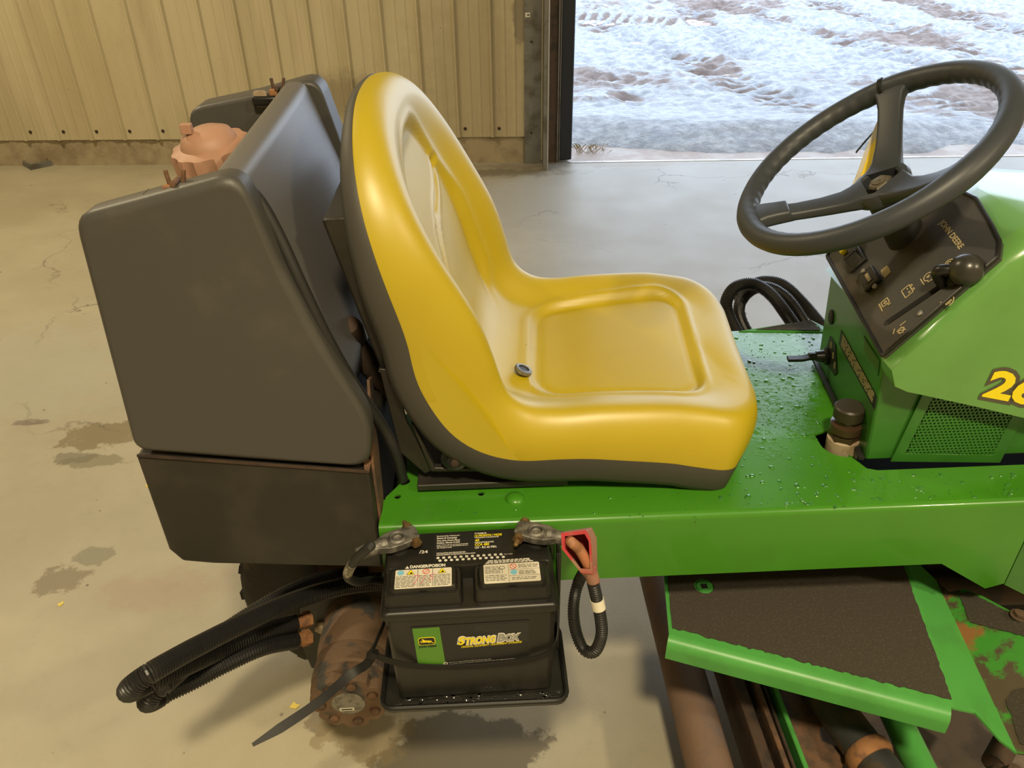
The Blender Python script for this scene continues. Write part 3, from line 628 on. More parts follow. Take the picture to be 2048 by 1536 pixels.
# ---- fuel tank: two side blocks with a slanted panel between
ear = rpoly([(-.511, 1.192), (-.41, 1.216), (-.309, 1.240), (-.281, 1.124), (-.246, 1.016), (-.196, .880), (-.207, .803), (-.38, .826), (-.532, .850)], [.024, .01, .030, .01, .01, .03, .03, .01, .02])
def block(ys, poly):
    R = []; cx, cz = -.36, 1.02
    for y, d in ys:       # inset d towards the middle of the outline
        R.append([(x + (cx - x) / math.hypot(cx - x, cz - z) * d * (1.0), y, z + (cz - z) / math.hypot(cx - x, cz - z) * d) for x, z in poly])
    return MB().rings(R)
tank = block(((.010, .014), (.0115, .008), (.0155, .003), (.021, 0), (.046, 0), (.051, .003), (.053, .008)), ear).build('fuel_tank', m_tank, mow, ang=60, wn=True, label='black moulded plastic fuel tank')
block(((.497, .008), (.499, .003), (.506, 0), (.556, 0), (.564, .004), (.568, .012)), [(x - .014 if x < -.45 else x + .010, z + .012) for x, z in ear]).build('far_side_block', m_tank, tank, ang=60, wn=True)
mid = rpoly([(-.515, 1.03), (-.465, 1.05), (-.448, 1.125), (-.392, 1.138), (-.362, 1.219), (-.328, 1.218), (-.27, 1.03), (-.232, .90), (-.24, .84), (-.51, .86)], [.01, .01, .02, .015, .012, .018, .01, .02, .02, .01])
mb = MB(); R = []
for y in np.linspace(.057, .490, 8):
    dz = .028 * (y - .084) / .406; R.append([(x + .010 * (y - .084) / .406, y, z + dz) for x, z in mid])
mb.rings(R); mb.build('centre_panel', m_tankmid, tank, ang=50, wn=True)
# notches with rusty hold-down clips on both side blocks
def clip(x, y, z, far):
    mb = MB(); mb.box((x - .012, y, z + .001), (.040, .040 if far else .030, .016)); o = mb.build('clip_notch', m_blackp, tank, bevel=.004)
    mb = MB(); mb.box((x + .003, y - .004, z + .012), (.014, .012, .012)); mb.build('hold_down_strap', m_orange, o, bevel=.002)
    mb = MB()
    for s_ in (-.007, .007): mb.cyl((x + .010 + s_, y, z + .012), (x + .012 + s_ * 1.5, y, z + .034), .0028, n=8)
    mb.cyl((x + .010, y - .012, z + .020), (x + .010, y + .012, z + .020), .0035, n=8); mb.build('cotter_pin', m_rust, o)
q = ty(340, 383, .038); clip(q[0], .036, q[2] - .008, False); q = ty(545, 190, .497); clip(q[0], .500, q[2] - .008, True)
q = ty(525, 195, .493); mb = MB(); mb.prism([(p[0] + q[0], q[1] - .003, p[1] + q[2]) for p in rrect(-.013, .009, -.014, .012, .005)], (0, -.004, 0)); mb.build('clip_plate', m_dipgrey, tank)
# cap: twelve-sided skirt, domed top, little knob
cc = ty(440, 338, .29); cc[2] -= .002; axis = unit((-.12, -.18, 1))
mb = MB(); R = []; a_, b_, c_ = basis(axis)
for r, z, ly in ((.055, -.002, 1), (.0600, .002, 1), (.0590, .034, 1), (.0560, .041, .5), (.047, .044, 0), (.041, .0455, 0), (.036, .057, 0), (.022, .064, 0), (.010, .0655, 0)):
    ring = []
    for j in range(72):
        a = 2 * math.pi * j / 72; ph = (a * 12 / (2 * math.pi)) % 1; k = 1 - .085 * ly * (1 if .10 < ph < .55 else 0) ; ring.append(cc + c_ * z + (a_ * math.cos(a) + b_ * math.sin(a)) * r * k)
    R.append(ring)
mb.rings(R); cap = mb.build('fuel_cap', m_cap, tank, ang=40, label='faded red fuel cap')
mb = MB(); mb.box(cc + axis * .068 + np.array([-.020, -.008, 0]), (.015, .012, .014)); mb.build('cap_knob', m_cap, cap, bevel=.001)
mb = MB(); mb.lathe([(.044, -.022), (.044, .001)], cc, axis, 32); mb.build('filler_neck', m_blackp, tank)
# steel box under the tank
bx = [(-.531, .842), (-.2085, .797), (-.2085, .605), (-.47, .628), (-.515, .636), (-.530, .662)]
mb = MB(); mb.prism([(x, .012, z) for x, z in bx], (0, .545, 0)); tb = mb.build('tank_box', m_black, mow, bevel=.004)
mb = MB(); mb.prism([(-.2080, .030, .60), (-.2080, .055, .60), (-.2080, .11, .90), (-.2080, .085, .91), (-.2080, .030, .80)], (.004, 0, 0)); mb.prism([(-.215, .010, .7985), (-.2085, .010, .7985), (-.2075, .050, .802), (-.222, .050, .804)], (0, 0, .003)); mb.build('rusty_flange', m_rust, tb)
mb = MB(); mb.ribbon([(-.528, .0105, .8445), (-.4, .0105, .8265), (-.2095, .0105, .7995)], (0, 0, 1), .0035, .003); mb.build('box_lip', m_rustdark, tb)
# rubber vent hose and strap in the groove
hn = np.array([.298, -.021, .087]); hn = hn / np.linalg.norm(hn); hd0 = hn @ np.array([-.322, .084, 1.198])
vh = cat([onp(x, y, hn, hd0 + k) for x, y, k in ((478, 366, .006), (515, 398, .018), (556, 470, .024), (600, 565, .026), (660, 688, .024), (720, 787, .022))] + [ty(765, 852, .082), ty(790, 902, .085), ty(806, 958, .100)], 8)
mb = MB(); mb.tube(vh, .0085, 12); mb.build('vent_hose', m_rubber, mow)
sp_ = cat([onp(x, y, hn, hd0 + k) for x, y, k in ((498, 402, .008), (536, 478, .008), (560, 545, .008), (640, 690, .008), (722, 815, .008))], 6)
mb = MB(); mb.ribbon(sp_, (0, 1, 0), .014, .003); st = mb.build('tank_strap', m_rustdark, tank)
mb = MB()
for q in ((540, 470), (553, 505), (571, 540)): mb.lathe([(.007, -.002), (.007, .005), (.004, .007)], onp(*q, hn, hd0 + .010), (.6, -.6, .5), 8)
mb.build('strap_rivet', m_rust, st)
mb = MB(); q = ty(700, 660, .20); mb.lathe([(.020, -.05), (.022, 0), (.016, .02), (.008, .024)], q, (0, -.6, .8), 14); mb.cyl(q + (0, .02, -.04), q + (.06, .05, -.16), .022, n=12); mb.build('fuel_fitting', m_rustdark, mow)

# ---- steering wheel
WT = .94; WN = np.array([-math.cos(WT), 0, math.sin(WT)]); WCN = np.array([.563, .29, 1.156]); WA = np.cross([0, 1., 0], WN); WB = np.array([0, 1., 0])
def wp(r, ang, h=0.): return WCN + (WA * math.cos(ang) + WB * math.sin(ang)) * r + WN * h
mb = MB(); R = []; NR = 300
for i in range(NR):
    a = 2 * math.pi * i / NR; ring = []; rad = WA * math.cos(a) + WB * math.sin(a); sw = 1 + .10 * sum(math.exp(-((((a - math.radians(q) + math.pi) % (2 * math.pi)) - math.pi) / .22) ** 2) for q in (52.6, 168.3, 284))
    for j in range(18):
        p = 2 * math.pi * j / 18; inner = max(0, math.cos(p - math.radians(200))); r = .0172 * sw * (1 - .07 * inner * (.5 + .5 * math.cos(a * 52)))
        ring.append(WCN + rad * (.195 + r * math.cos(p)) + WN * r * math.sin(p))
    R.append(ring)
mb.rings(R, closed=True); wheel = mb.build('steering_wheel', m_wheel, mow, ang=60)
for q in (52.6, 168.3, 284):
    a = math.radians(q); tdir = -WA * math.sin(a) + WB * math.cos(a); R = []
    for r, h, w, th in ((.022, -.056, .066, .022), (.040, -.056, .054, .022), (.055, -.053, .046, .020), (.085, -.043, .040, .019), (.12, -.029, .038, .018), (.150, -.015, .039, .018), (.168, -.006, .044, .020), (.182, -.001, .058, .020), (.190, 0, .066, .018)):
        ring = []
        for u, v in rrect(-w / 2, w / 2, -th / 2, th / 2, .006, 3): ring.append(wp(r, a, h + v) + tdir * u)
        R.append(ring)
    mb = MB(); mb.rings(R); sp = mb.build('spoke', m_wheel, wheel, ang=50)
    if q == 168.3:
        mb = MB(); R = []
        for r, h, w, th in ((.132, -.020, .041, .0195), (.133, -.0195, .045, .023), (.150, -.013, .046, .024), (.165, -.007, .050, .024), (.176, -.003, .056, .022)): R.append([wp(r, a, h + v) + tdir * u for u, v in rrect(-w / 2, w / 2, -th / 2, th / 2, .007, 3)])
        mb.rings(R); mb.build('spoke_sleeve', m_wheel, sp, ang=50)
hc = WCN - WN * .057
mb = MB(); mb.lathe([(.020, -.03), (.044, -.012), (.046, .004), (.043, .010), (.034, .012), (.030, .009), (.029, -.004), (.004, -.005)], hc, WN, 36); hub = mb.build('hub', m_wheel, wheel, ang=40)
mb = MB(); mb.lathe([(.0185, -.004), (.0185, .006), (.016, .009)], hc, WN, 6, ph=.4); mb.lathe([(.010, .009), (.010, .011), (.006, .012)], hc, WN, 12); mb.build('hub_nut', M('dull_nut', (.17, .15, .115), .5, .4, col2=(.10, .085, .06), vs=120), hub, ang=25)
mb = MB(); mb.tube([hc - WN * .01, hc - WN * .06, hc - WN * .17], .030, 18); mb.lathe([(.030, -.14), (.042, -.15), (.044, -.185)], hc, WN, 20); mb.build('steering_column', m_rubber, mow)

# ---- hood, console, dash
DP0 = np.array([.571, .11, .905]); DP1 = np.array([.607, .42, .935]); DP2 = np.array([.690, .10, 1.077])
DN = unit(-np.cross(DP1 - DP0, DP2 - DP0)); DU = unit(DP1 - DP0); DV = np.cross(DN, DU); DV = DV if DV[2] > 0 else -DV
def dpt(x, y, lift=0.): return onp(x, y, DN, DN @ (DP0 + DN * lift))
HY = .078
hb = [ty(1757, 724, HY), ty(1766, 742, HY), ty(1790, 773, HY), ty(1815, 784, HY), ty(1845, 790, HY), ty(1950, 813, HY), ty(2048, 836, HY)]
hood_side = [(p[0], p[2]) for p in hb] + [(1.25, hb[-1][2] - .10), (1.25, 1.085), (.80, 1.118), (.735, 1.122), (.705, 1.098)]
mb = MB(); R = []
for y, k in ((HY, 0), (HY + .0005, .004), (HY + .008, .010), (HY + .022, .014)):
    pass
def hoodring(y, dz):   # soft shoulder: upper outline lowers towards the side; the cockpit end lies in the dash plane
    out = []; inner = y > .118
    xs_ = max(.700, .684 + (y - .255) * 1.05)     # cockpit edge of the hood top runs forward towards the far side
    xd = lambda z: (DN @ (DP0 - DN * .002) - DN[1] * max(y, .09) - DN[2] * z) / DN[0]
    for i, (x, z) in enumerate(hood_side):
        if i >= 8: z -= dz
        if i in (0, 1): x = xd(z)
        if inner and i <= 4: z = .915 - .001 * i; x = xd(z) + .004 * i
        if i == 11: z = min(z, 1.092 - dz); x = max(xd(z), xs_ - .010)
        if i == 10: z = min(z, 1.112 - dz); x = max(x, xd(z), xs_ + .02)
        if i == 9: x = max(x, xs_ + .06); z = min(z, 1.108 - dz)
        out.append((x, y, z))
    return out
for y, dz in ((HY, .034), (HY + .004, .022), (HY + .012, .012), (HY + .028, .004), (.1179, 0), (.1181, 0), (.20, 0), (.26, 0), (.34, .002), (.38, .008), (.402, .02), (.408, .036)): R.append(hoodring(y, dz))
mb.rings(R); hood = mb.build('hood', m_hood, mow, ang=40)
# model number on the hood side (only its first figures are in view)
n0 = ty(1958, 790, HY - .0005); n1 = ty(2048, 807, HY - .0005); na = unit(n1 - n0); nbv = np.cross((0, -1., 0), na); nbv = nbv if nbv[2] > 0 else -nbv
nbv = unit(nbv - na * .22)
mb = MB(); put_text(mb, '26', n0 + na * .0, na, nbv, .0475, width=.104, shear=.06, off=.105, lift=.0006); nm = mb.build('number_outline', M('dark_grey_ink', (.085, .075, .055), .5), hood)
mb = MB(); put_text(mb, '26', n0 + na * .004 + nbv * .0015, na, nbv, .0445, width=.093, shear=.06, off=.040, lift=.0014); mb.build('number', m_yink, nm)
# console box with rear face slanted across the machine
CX0 = nb[0]; cbase_n = np.array([CX0, .112, .703]); cbase_f = np.array([CX0 + .043, .43, .703]); ctop_n = DP0 + (.004, .004, -.006); ctop_f = DP1 + (.002, .010, -.004); _n = np.cross(ctop_n - cbase_n, cbase_f - cbase_n); ctop_f[0] = (_n @ cbase_n - _n[1] * ctop_f[1] - _n[2] * ctop_f[2]) / _n[0]
mb = MB(); bkx = 1.2
V = [cbase_n, cbase_f, ctop_f, ctop_n, (bkx, .112, .703), (bkx, .43, .703), (bkx, .43, .93), (bkx, .112, .93)]
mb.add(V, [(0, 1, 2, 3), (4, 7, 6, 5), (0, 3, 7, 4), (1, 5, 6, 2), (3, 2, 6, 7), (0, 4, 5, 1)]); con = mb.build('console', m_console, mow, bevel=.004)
CN = unit(np.cross(ctop_n - cbase_n, cbase_f - cbase_n)); CN = CN if CN[0] < 0 else -CN
def cpt(x, y, lift=0.): return onp(x, y, CN, CN @ (cbase_n + CN * lift))
mb = MB(); mb.ribbon([cbase_n + CN * .006 + (0, 0, .004), cbase_f + CN * .006 + (0, 0, .004)], (0, 0, 1), .006, .008); mb.build('console_seal', m_rubber, con)
# perforated grille on the near side
GY = .1105; g0, g1, g2, g3 = [ty(*p, GY) for p in ((1846, 788), (1792, 915), (1990, 915), (2026, 826))]
gpoly = [(g1[0] + .004, g1[2] + .004), (g2[0], g2[2] + .002), (g3[0] + .012, g3[2] + .06), (g0[0] + .016, g0[2] + .05)]
def inpoly(x, y, P):
    c = False; j = len(P) - 1
    for i in range(len(P)):
        if (P[i][1] > y) != (P[j][1] > y) and x < (P[j][0] - P[i][0]) * (y - P[i][1]) / (P[j][1] - P[i][1]) + P[i][0]: c = not c
        j = i
    return c
ins = [(g1[0] + .012, g1[2] + .010), (g2[0] - .008, g2[2] + .008), (g3[0] + .004, g3[2] + .06), (g0[0] + .024, g0[2] + .05)]
mb = MB(); s_ = .0068
for iz in range(40):
    for ix in range(60):
        x = .55 + ix * s_ + (iz % 2) * s_ / 2; z = .70 + iz * s_ * .866
        if not inpoly(x, z, ins): continue
        V = []
        for r_ in (s_ * .5774, s_ * .36):
            for k in range(6): a = math.pi / 6 + k * math.pi / 3; V.append((x + r_ * math.cos(a), GY - .0032, z + r_ * math.sin(a)))
        V += [(p[0], GY - .0005, p[2]) for p in V[6:12]]
        mb.add(V, [(k, (k + 1) % 6, 6 + (k + 1) % 6, 6 + k) for k in range(6)] + [(6 + k, 6 + (k + 1) % 6, 12 + (k + 1) % 6, 12 + k) for k in range(6)])
gf = MB(); c2 = np.mean(gpoly, axis=0); gout = [tuple(c2 + (np.array(p) - c2) * 1.14) for p in gpoly]
gf.plate([(p[0], p[1]) for p in gout], [[tuple(p) for p in ins]], (0, GY - .0030, 0), (1, 0, 0), (0, 0, 1), .003)
gfr = gf.build('grille_frame', m_console, con, bevel=.001)
mb.build('grille_mesh', m_console, gfr, weld=True, ang=30)['kind'] = 'stuff'
mb = MB(); flat(mb, [tuple(p) for p in gpoly], (0, GY, 0), (1, 0, 0), (0, 0, 1), .0006); mb.build('grille_void', m_void, gfr)
# dash plate with rounded corners
dq = lambda x, y: ((dpt(x, y) - DP0) @ DU, (dpt(x, y) - DP0) @ DV)
dcor = [dq(1772, 716), dq(2003, 520), dq(2006, 488), dq(1990, 455), dq(1958, 402)]
dfar = (DP1 - DP0) @ DU
dpoly = [dcor[0], dcor[1], (dcor[2][0] - .001, dcor[2][1]), dcor[3], dcor[4], dq(1912, 380), dq(1840, 412), dq(1760, 447), dq(1668, 496), (dfar + .004, .004), (dfar, -.004)]
slotA, slotB = np.array(dq(1780, 650)), np.array(dq(1896, 572)); sd = unit(slotB - slotA); sn_ = np.array([-sd[1], sd[0]]); slot = []
for a in np.linspace(math.pi / 2, 3 * math.pi / 2, 8): slot.append(tuple(slotA + (sd * math.cos(a) + sn_ * math.sin(a)) * .006))
for a in np.linspace(-math.pi / 2, math.pi / 2, 8): slot.append(tuple(slotB + (sd * math.cos(a) + sn_ * math.sin(a)) * .006))
mb = MB(); mb.plate(dpoly, [slot], DP0 + DN * (.007 if np.cross(DU, DV) @ DN > 0 else -.001), DU, DV, .008); dash = mb.build('dash_panel', M('dash_plastic', (.050, .050, .050), .42, col2=(.075, .062, .050), vs=11, lo=.5, hi=.75), mow)
rimp = [DP0 + DN * .0075 + DU * p[0] + DV * p[1] for p in dpoly]
mb = MB(); mb.tube(resample(rimp + [rimp[0]], .006)[0], .0032, 8); mb.build('dash_rim', m_blackp, dash)
mb = MB(); flat(mb, [(p[0], p[1]) for p in slot], DP0 - DN * .0008, DU, DV, .0); mb.build('slot_void', m_void, dash)
# throttle lever with ball knob
kb = onp(1933, 540, (0, 1, 0), .105); sb = DP0 + DU * slotB[0] + DV * slotB[1]
mb = MB(); mb.tube(cat([sb + DV * -.004 - DN * .01, sb + DN * .018, sb + DN * .030 + (kb - sb) * .3, kb], 6), .0085, 12); lev = mb.build('throttle_lever', m_blackp, mow)
mb = MB(); mb.lathe([(.0235 * math.sin(a), -.0235 * math.cos(a)) for a in np.linspace(.05, math.pi - .05, 16)], kb, unit(kb - sb), 28); mb.build('lever_knob', M('knob_plastic', (.030, .029, .026), .30), lev)
mb = MB(); mb.cyl(kb - unit(kb - sb) * .030, kb - unit(kb - sb) * .018, .012, .016, 16); mb.build('knob_collar', m_blackp, lev)
# dash icons and lettering (tan print)
ink = MB(); DO_ = DP0 + DN * .0072
def d2(x, y): p = dpt(x, y, .0072) - DO_; return np.array([p @ DU, p @ DV])
IU = unit(np.array(d2(1912, 470)) - np.array(d2(1885, 425)))           # reading direction of JOHN DEERE on the plate
j0 = d2(1879, 437); j1 = d2(1918, 487); ju = j1 - j0; jl = np.linalg.norm(ju); ju /= jl; jv = np.array([-ju[1], ju[0]]); 
to3 = lambda v: DU * v[0] + DV * v[1]
if jv @ (d2(1900, 430) - d2(1893, 470)) < 0: jv = -jv
def dtext(s, x, y, h, width): 
    o = d2(x, y); put_text(ink, s, DO_ + to3(o) + DN * .0005, to3(ju), to3(jv), h, width=width, off=.03, lift=.0)
dtext('JOHN DEERE', 1878, 446, .0085, jl * 1.05); ink.build('brand_lettering', m_tan, dash)
def dline(pts, w=.0016, closed=False):
    P = [DO_ + to3(p) + DN * .0006 for p in pts]; 
    if closed: P = P + [P[0]]
    for a, b in zip(P[:-1], P[1:]): ink.ribbon([a, b], np.cross(DN, b - a), w, .0003)
def icon(px, py, s, strokes):      # strokes in units of s, x along reading direction, y up
    global ink
    ink = MB(); o = d2(px, py)
    for st_ in strokes: dline([o + ju * (a * s) + jv * (b * s) for a, b in st_])
    ink.build('dash_icon', m_tan, dash)
bat = [[(-1, -.7), (1, -.7), (1, .7), (-1, .7), (-1, -.7)], [(-.7, .7), (-.7, 1.05), (-.3, 1.05), (-.3, .7)], [(.3, .7), (.3, 1.05), (.7, 1.05), (.7, .7)], [(-.65, .2), (-.25, .2)], [(.25, .2), (.7, .2)], [(.47, 0), (.47, .42)]]
icon(1815, 583, .010, bat)
can = [[(-.9, -.6), (.3, -.6), (.3, .6), (-.9, .6), (-.9, -.6)], [(.3, .25), (.7, .25), (.7, .7)], [(-.6, 0), (-.3, .28), (0, 0), (-.3, -.28), (-.6, 0)], [(-1, -1), (1, -1)], [(-1, -.9), (.5, -.95)]]
icon(1772, 607, .010, can)
gear = lambda r: [(r * (1 + .18 * (-1) ** (k // 2)) * math.cos(2 * math.pi * k / 28), r * (1 + .18 * (-1) ** (k // 2)) * math.sin(2 * math.pi * k / 28)) for k in range(29)]
thermo = [[(.75 * math.cos(a) - .2, .75 * math.sin(a)) for a in np.linspace(.5, 2 * math.pi - .5, 18)] + [(.9, -.4), (.9, .4), (.45, .36)], [(-.35, -.3), (-.35, .3)], [(-.1, -.2), (-.1, .2)], [(-1, -1.1), (.8, -1.1)]]
icon(1858, 555, .010, thermo); icon(1900, 528, .009, thermo[:1] + [[(.35 * math.cos(a) - .2, .35 * math.sin(a)) for a in np.linspace(0, 2 * math.pi, 14)]])
icon(1803, 661, .008, [gear(.62), [(-.6, -.8), (.6, .8)], [(-1.3, .2), (-1.3, 1.5)], [(-1.6, -.9), (-.6, -1.6)]]); icon(1896, 603, .008, [gear(.6), [(.25 * math.cos(a), .25 * math.sin(a)) for a in np.linspace(0, 6.3, 12)], [(1.15 * math.cos(a), 1.15 * math.sin(a)) for a in np.linspace(-.2, 1.9, 10)], [(-1.1, -1), (.1, -1.3)]])
ink = MB(); o = d2(1772, 543); ink.add([DO_ + to3(o + ju * a + jv * b) + DN * .0004 for a, b in ((-.012, -.006), (-.002, -.0085), (.012, -.006), (.010, .006), (-.004, .007), (-.011, .006))], [(0, 1, 2, 3, 4, 5)])
ink.build('worn_sticker', m_tan, dash)
mb = MB()
mb.lathe([(.0052, 0), (.0048, .0022), (.002, .003)], dpt(1841, 627, .007), DN, 12); mb.build('dash_screw', m_steel, dash)
# hour meter and rocker switches
def dbox(cx_, cy_, w, h, t0, t1, mat, name, par, bev=.002, rot=None):
    o = d2(cx_, cy_); u = rot if rot is not None else ju; v = np.array([-u[1], u[0]]); P = [DO_ + to3(o + u * a * w / 2 + v * b * h / 2) + DN * t0 for a, b in ((-1, -1), (1, -1), (1, 1), (-1, 1))]
    return MB().prism(P, DN * (t1 - t0)).build(name, mat, par, bevel=bev)
hm = dbox(1742, 560, .046, .030, 0, .008, m_blackp, 'hour_meter', dash)
dbox(1743, 560, .026, .012, .008, .0086, m_ink, 'meter_window', hm, 0)
mb = MB(); o = d2(1743, 560)
for k in range(5):
    q = o + ju * (.0045 * (k - 2)); mb.add([DO_ + to3(q + ju * a + jv * b) + DN * .009 for a, b in ((-.0013, -.003), (.0013, -.003), (.0013, .003), (-.0013, .003))], [(0, 1, 2, 3)])
mb.build('meter_digits', m_tan, hm)
for px, py in ((1727, 542), (1750, 573)):
    mb = MB(); mb.lathe([(.0045, 0), (.0042, .002), (.0015, .0025)], dpt(px, py, .0155), DN, 12); mb.build('meter_screw', m_steel, hm)
rs = dbox(1712, 520, .050, .034, 0, .006, m_blackp, 'rocker_switch', dash)
mb = MB(); o = d2(1712, 520)
for a0, a1_, h0, h1 in ((-.018, -.002, .006, .016), (.002, .018, .016, .006)): mb.prism([DO_ + to3(o + ju * a0 - jv * .011) + DN * .006, DO_ + to3(o + ju * a1_ - jv * .011) + DN * .006, DO_ + to3(o + ju * a1_ - jv * .011) + DN * h1, DO_ + to3(o + ju * a0 - jv * .011) + DN * h0], to3(jv) * .022)
mb.build('rocker', m_rubber, rs, bevel=.001)
dbox(1690, 505, .012, .010, 0, .010, m_yink, 'warning_lamp', dash)
# console rear face: key switch, labels, plug
mb = MB(); mb.lathe([(.014, 0), (.014, .003), (.010, .005)], cpt(1664, 634), CN, 20); mb.build('oval_plug', m_rubber, con)
UU = unit(cbase_f - cbase_n); VV = unit(ctop_n - cbase_n)
ks = cpt(1658, 712); mb = MB(); mb.lathe([(.017, 0), (.017, .008), (.012, .010), (.010, .024)], ks, CN, 20); key = mb.build('key_switch', m_blackp, con)
mb = MB(); k1 = ks + CN * .024; mb.tube([k1 - CN * .004, k1 + CN * .014], .008, 10); mb.ribbon(cat([k1 + CN * .010, k1 + CN * .025 - (0, 0, .004), k1 + CN * .052 - (0, 0, .004)], 4), UU, .016, .006); mb.build('key', m_blackp, key, bevel=.001)
pp = [cpt(x, y, .0006) for x, y in ((1661, 672), (1672, 690), (1675, 745), (1670, 752), (1657, 730), (1652, 700))]
mb = MB(); mb.prism(pp, CN * .0012); kl = mb.build('key_label', m_ink, con)
mb = MB()
for x, y in ((1662, 690), (1666, 711), (1669, 731)):
    c_0 = cpt(x, y, .0022); mb.ribbon([c_0 + (UU * math.cos(a) * .0045 + VV * math.sin(a) * .006) for a in np.linspace(0, 2 * math.pi, 13)], CN, .0004, .0012); mb.ribbon([c_0 - VV * .003, c_0 + VV * .003], UU, .0012, .0003)
mb.build('key_symbols', m_tan, kl)
def plaque(poly, name, inkmat, rows, split=None):
    P = [cpt(x, y, .0006) for x, y in poly]; o = MB().prism(P, CN * .001).build(name, m_ink if inkmat is m_tan else m_console, con); mb = MB()
    tl, tr, br, bl = [np.array(p) for p in (cpt(*poly[0], .002), cpt(*poly[1], .002), cpt(*poly[2], .002), cpt(*poly[3], .002))]
    for r in range(rows):
        v = (r + .8) / (rows + .9); a = tl * (1 - v) + bl * v; b = tr * (1 - v) + br * v
        u = .05
        while u < .93:
            w = min(.93 - u, .05 + .09 * random.random())
            if split is None or not (split - .03 < u < split + .03): mb.ribbon([a + (b - a) * u, a + (b - a) * (u + w)], VV, .0019, .0002)
            u += w + .018
    mb.build('fine_print', inkmat, o)
plaque([(1683, 660), (1754, 795), (1750, 820), (1678, 688)], 'warning_plate', m_tan, 5, .5)
plaque([(1728, 672), (1760, 722), (1756, 752), (1724, 702)], 'serial_plate', M('faded_tan_ink', (.10, .13, .04), .5), 4)
# filler / dipstick standing in the platform opening
fo = np.array([hx + .008, hy + .004, .63]); fa = unit((-.05, .0, 1))
mb = MB(); mb.lathe([(.027, 0), (.027, .082), (.024, .084)], fo, fa, 24); fil = mb.build('oil_filler', m_dipgrey, mow)
mb = MB(); mb.lathe([(.0265, .083), (.0265, .094)], fo, fa, 6); mb.lathe([(.021, .094), (.026, .098), (.026, .112), (.019, .115), (.018, .124)], fo, fa, 24); mb.build('filler_collar', M('oily_brown', (.055, .032, .018), .22), fil)
mb = MB(); mb.lathe([(.022, .122), (.0245, .125), (.0245, .144), (.022, .147), (.004, .148)], fo, fa, 28); mb.build('filler_cap', M('oily_black', (.035, .028, .018), .40), fil)

# ---- water drops on the platform
def drops(n, region, zf, rmin, rmax, name, par, seed):
    r = random.Random(seed); mb = MB()
    for i in range(n):
        px = r.uniform(*region[0]); py = r.uniform(*region[1]); p = tz(px, py, .7002)
        if not zf(px, py): continue
        rad = rmin + (rmax - rmin) * r.random() ** 3; el = 1 + r.random() * .7; an = r.random() * 3.14; V = []
        for k, (rr, hh) in enumerate(((1, 0), (.82, .28), (.45, .45))):
            for j in range(8): a = 2 * math.pi * j / 8; x = rr * rad * el * math.cos(a); y = rr * rad * math.sin(a); V.append((p[0] + x * math.cos(an) - y * math.sin(an), p[1] + x * math.sin(an) + y * math.cos(an), p[2] + hh * rad))
        Fs = [(k * 8 + j, k * 8 + (j + 1) % 8, (k + 1) * 8 + (j + 1) % 8, (k + 1) * 8 + j) for k in range(2) for j in range(8)] + [tuple(16 + j for j in range(8))]
        mb.add(V, Fs)
    o = mb.build(name, m_water, par, kind='stuff', ang=60); return o
def okdeck(px, py):
    if py < 730 and px > 1630: return False
    if py > 930: return True
    return px < 1640 - max(0, (850 - py)) * .0 and px > 1450 + max(0, 760 - py) * .0
drops(420, ((1440, 1730), (668, 1015)), okdeck, .0010, .0045, 'water_drops', platform, 3)
drops(70, ((1740, 2040), (945, 1000)), lambda a, b: True, .001, .0035, 'water_drops', platform, 4)
drops(30, ((840, 1400), (985, 1040)), lambda a, b: True, .0008, .0022, 'water_drops', platform, 5)

# ---- rear wheel, drive motor, bracket plate
WCX, WCZ, WR = -.293, .276, .272
mb = MB(); prof = []
for y, r in ((.255, .13), (.250, .20), (.255, .240), (.268, .262), (.29, .270), (.36, .272), (.42, .268), (.438, .25), (.445, .20), (.44, .13)): prof.append((r, y))
mb.lathe(prof, (WCX, 0, WCZ), (0, 1, 0), 48, cap=False); tyre = mb.build('rear_wheel', m_tyre, mow, ang=40)
lug = None
for k in range(22):
    for sd_ in (0, 1):
        a = 2 * math.pi * (k + .5 * sd_) / 22; mbx = MB(); ca, sa = math.cos(a), math.sin(a)
        y0, y1 = (.272, .345) if not sd_ else (.36, .430); sk_ = .09 if not sd_ else -.09; P = []
        for y, off in ((y0, 0), (y1, sk_)):
            for da in (-.04, .04):
                for rr in (WR - .020, WR - .002): b_2 = a + off + da; P.append((WCX + rr * math.cos(b_2), y, WCZ + rr * math.sin(b_2)))
        mbx.add(P, [(0, 1, 3, 2), (4, 6, 7, 5), (0, 4, 5, 1), (2, 3, 7, 6), (0, 2, 6, 4), (1, 5, 7, 3)]); mbx.build('tread_lug', m_tyre, tyre)
mb = MB(); mb.lathe([(.05, .262), (.125, .258), (.132, .252), (.135, .262), (.13, .30)], (WCX, 0, WCZ), (0, 1, 0), 32); mb.build('wheel_rim', m_rust, tyre)
py_ = .20
pp = [ty(598, 1165, py_), ty(780, 1150, py_), ty(790, 1330, py_), ty(700, 1345, py_), ty(622, 1338, py_), ty(602, 1290, py_)]
mb = MB(); mb.prism(pp, (0, .012, 0)); plate_ = mb.build('motor_bracket', m_black, mow, bevel=.004)
for px, py in ((643, 1251), (757, 1250)):
    mb = MB(); c = ty(px, py, py_); mb.lathe([(.0125, -.002), (.0125, .011), (.010, .013)], c, (0, -1, 0), 6, ph=.3); mb.build('hex_bolt', m_dipgrey if px < 700 else m_rust, plate_, ang=25)
MC = np.array([-.304, 0, .270]); mb = MB()
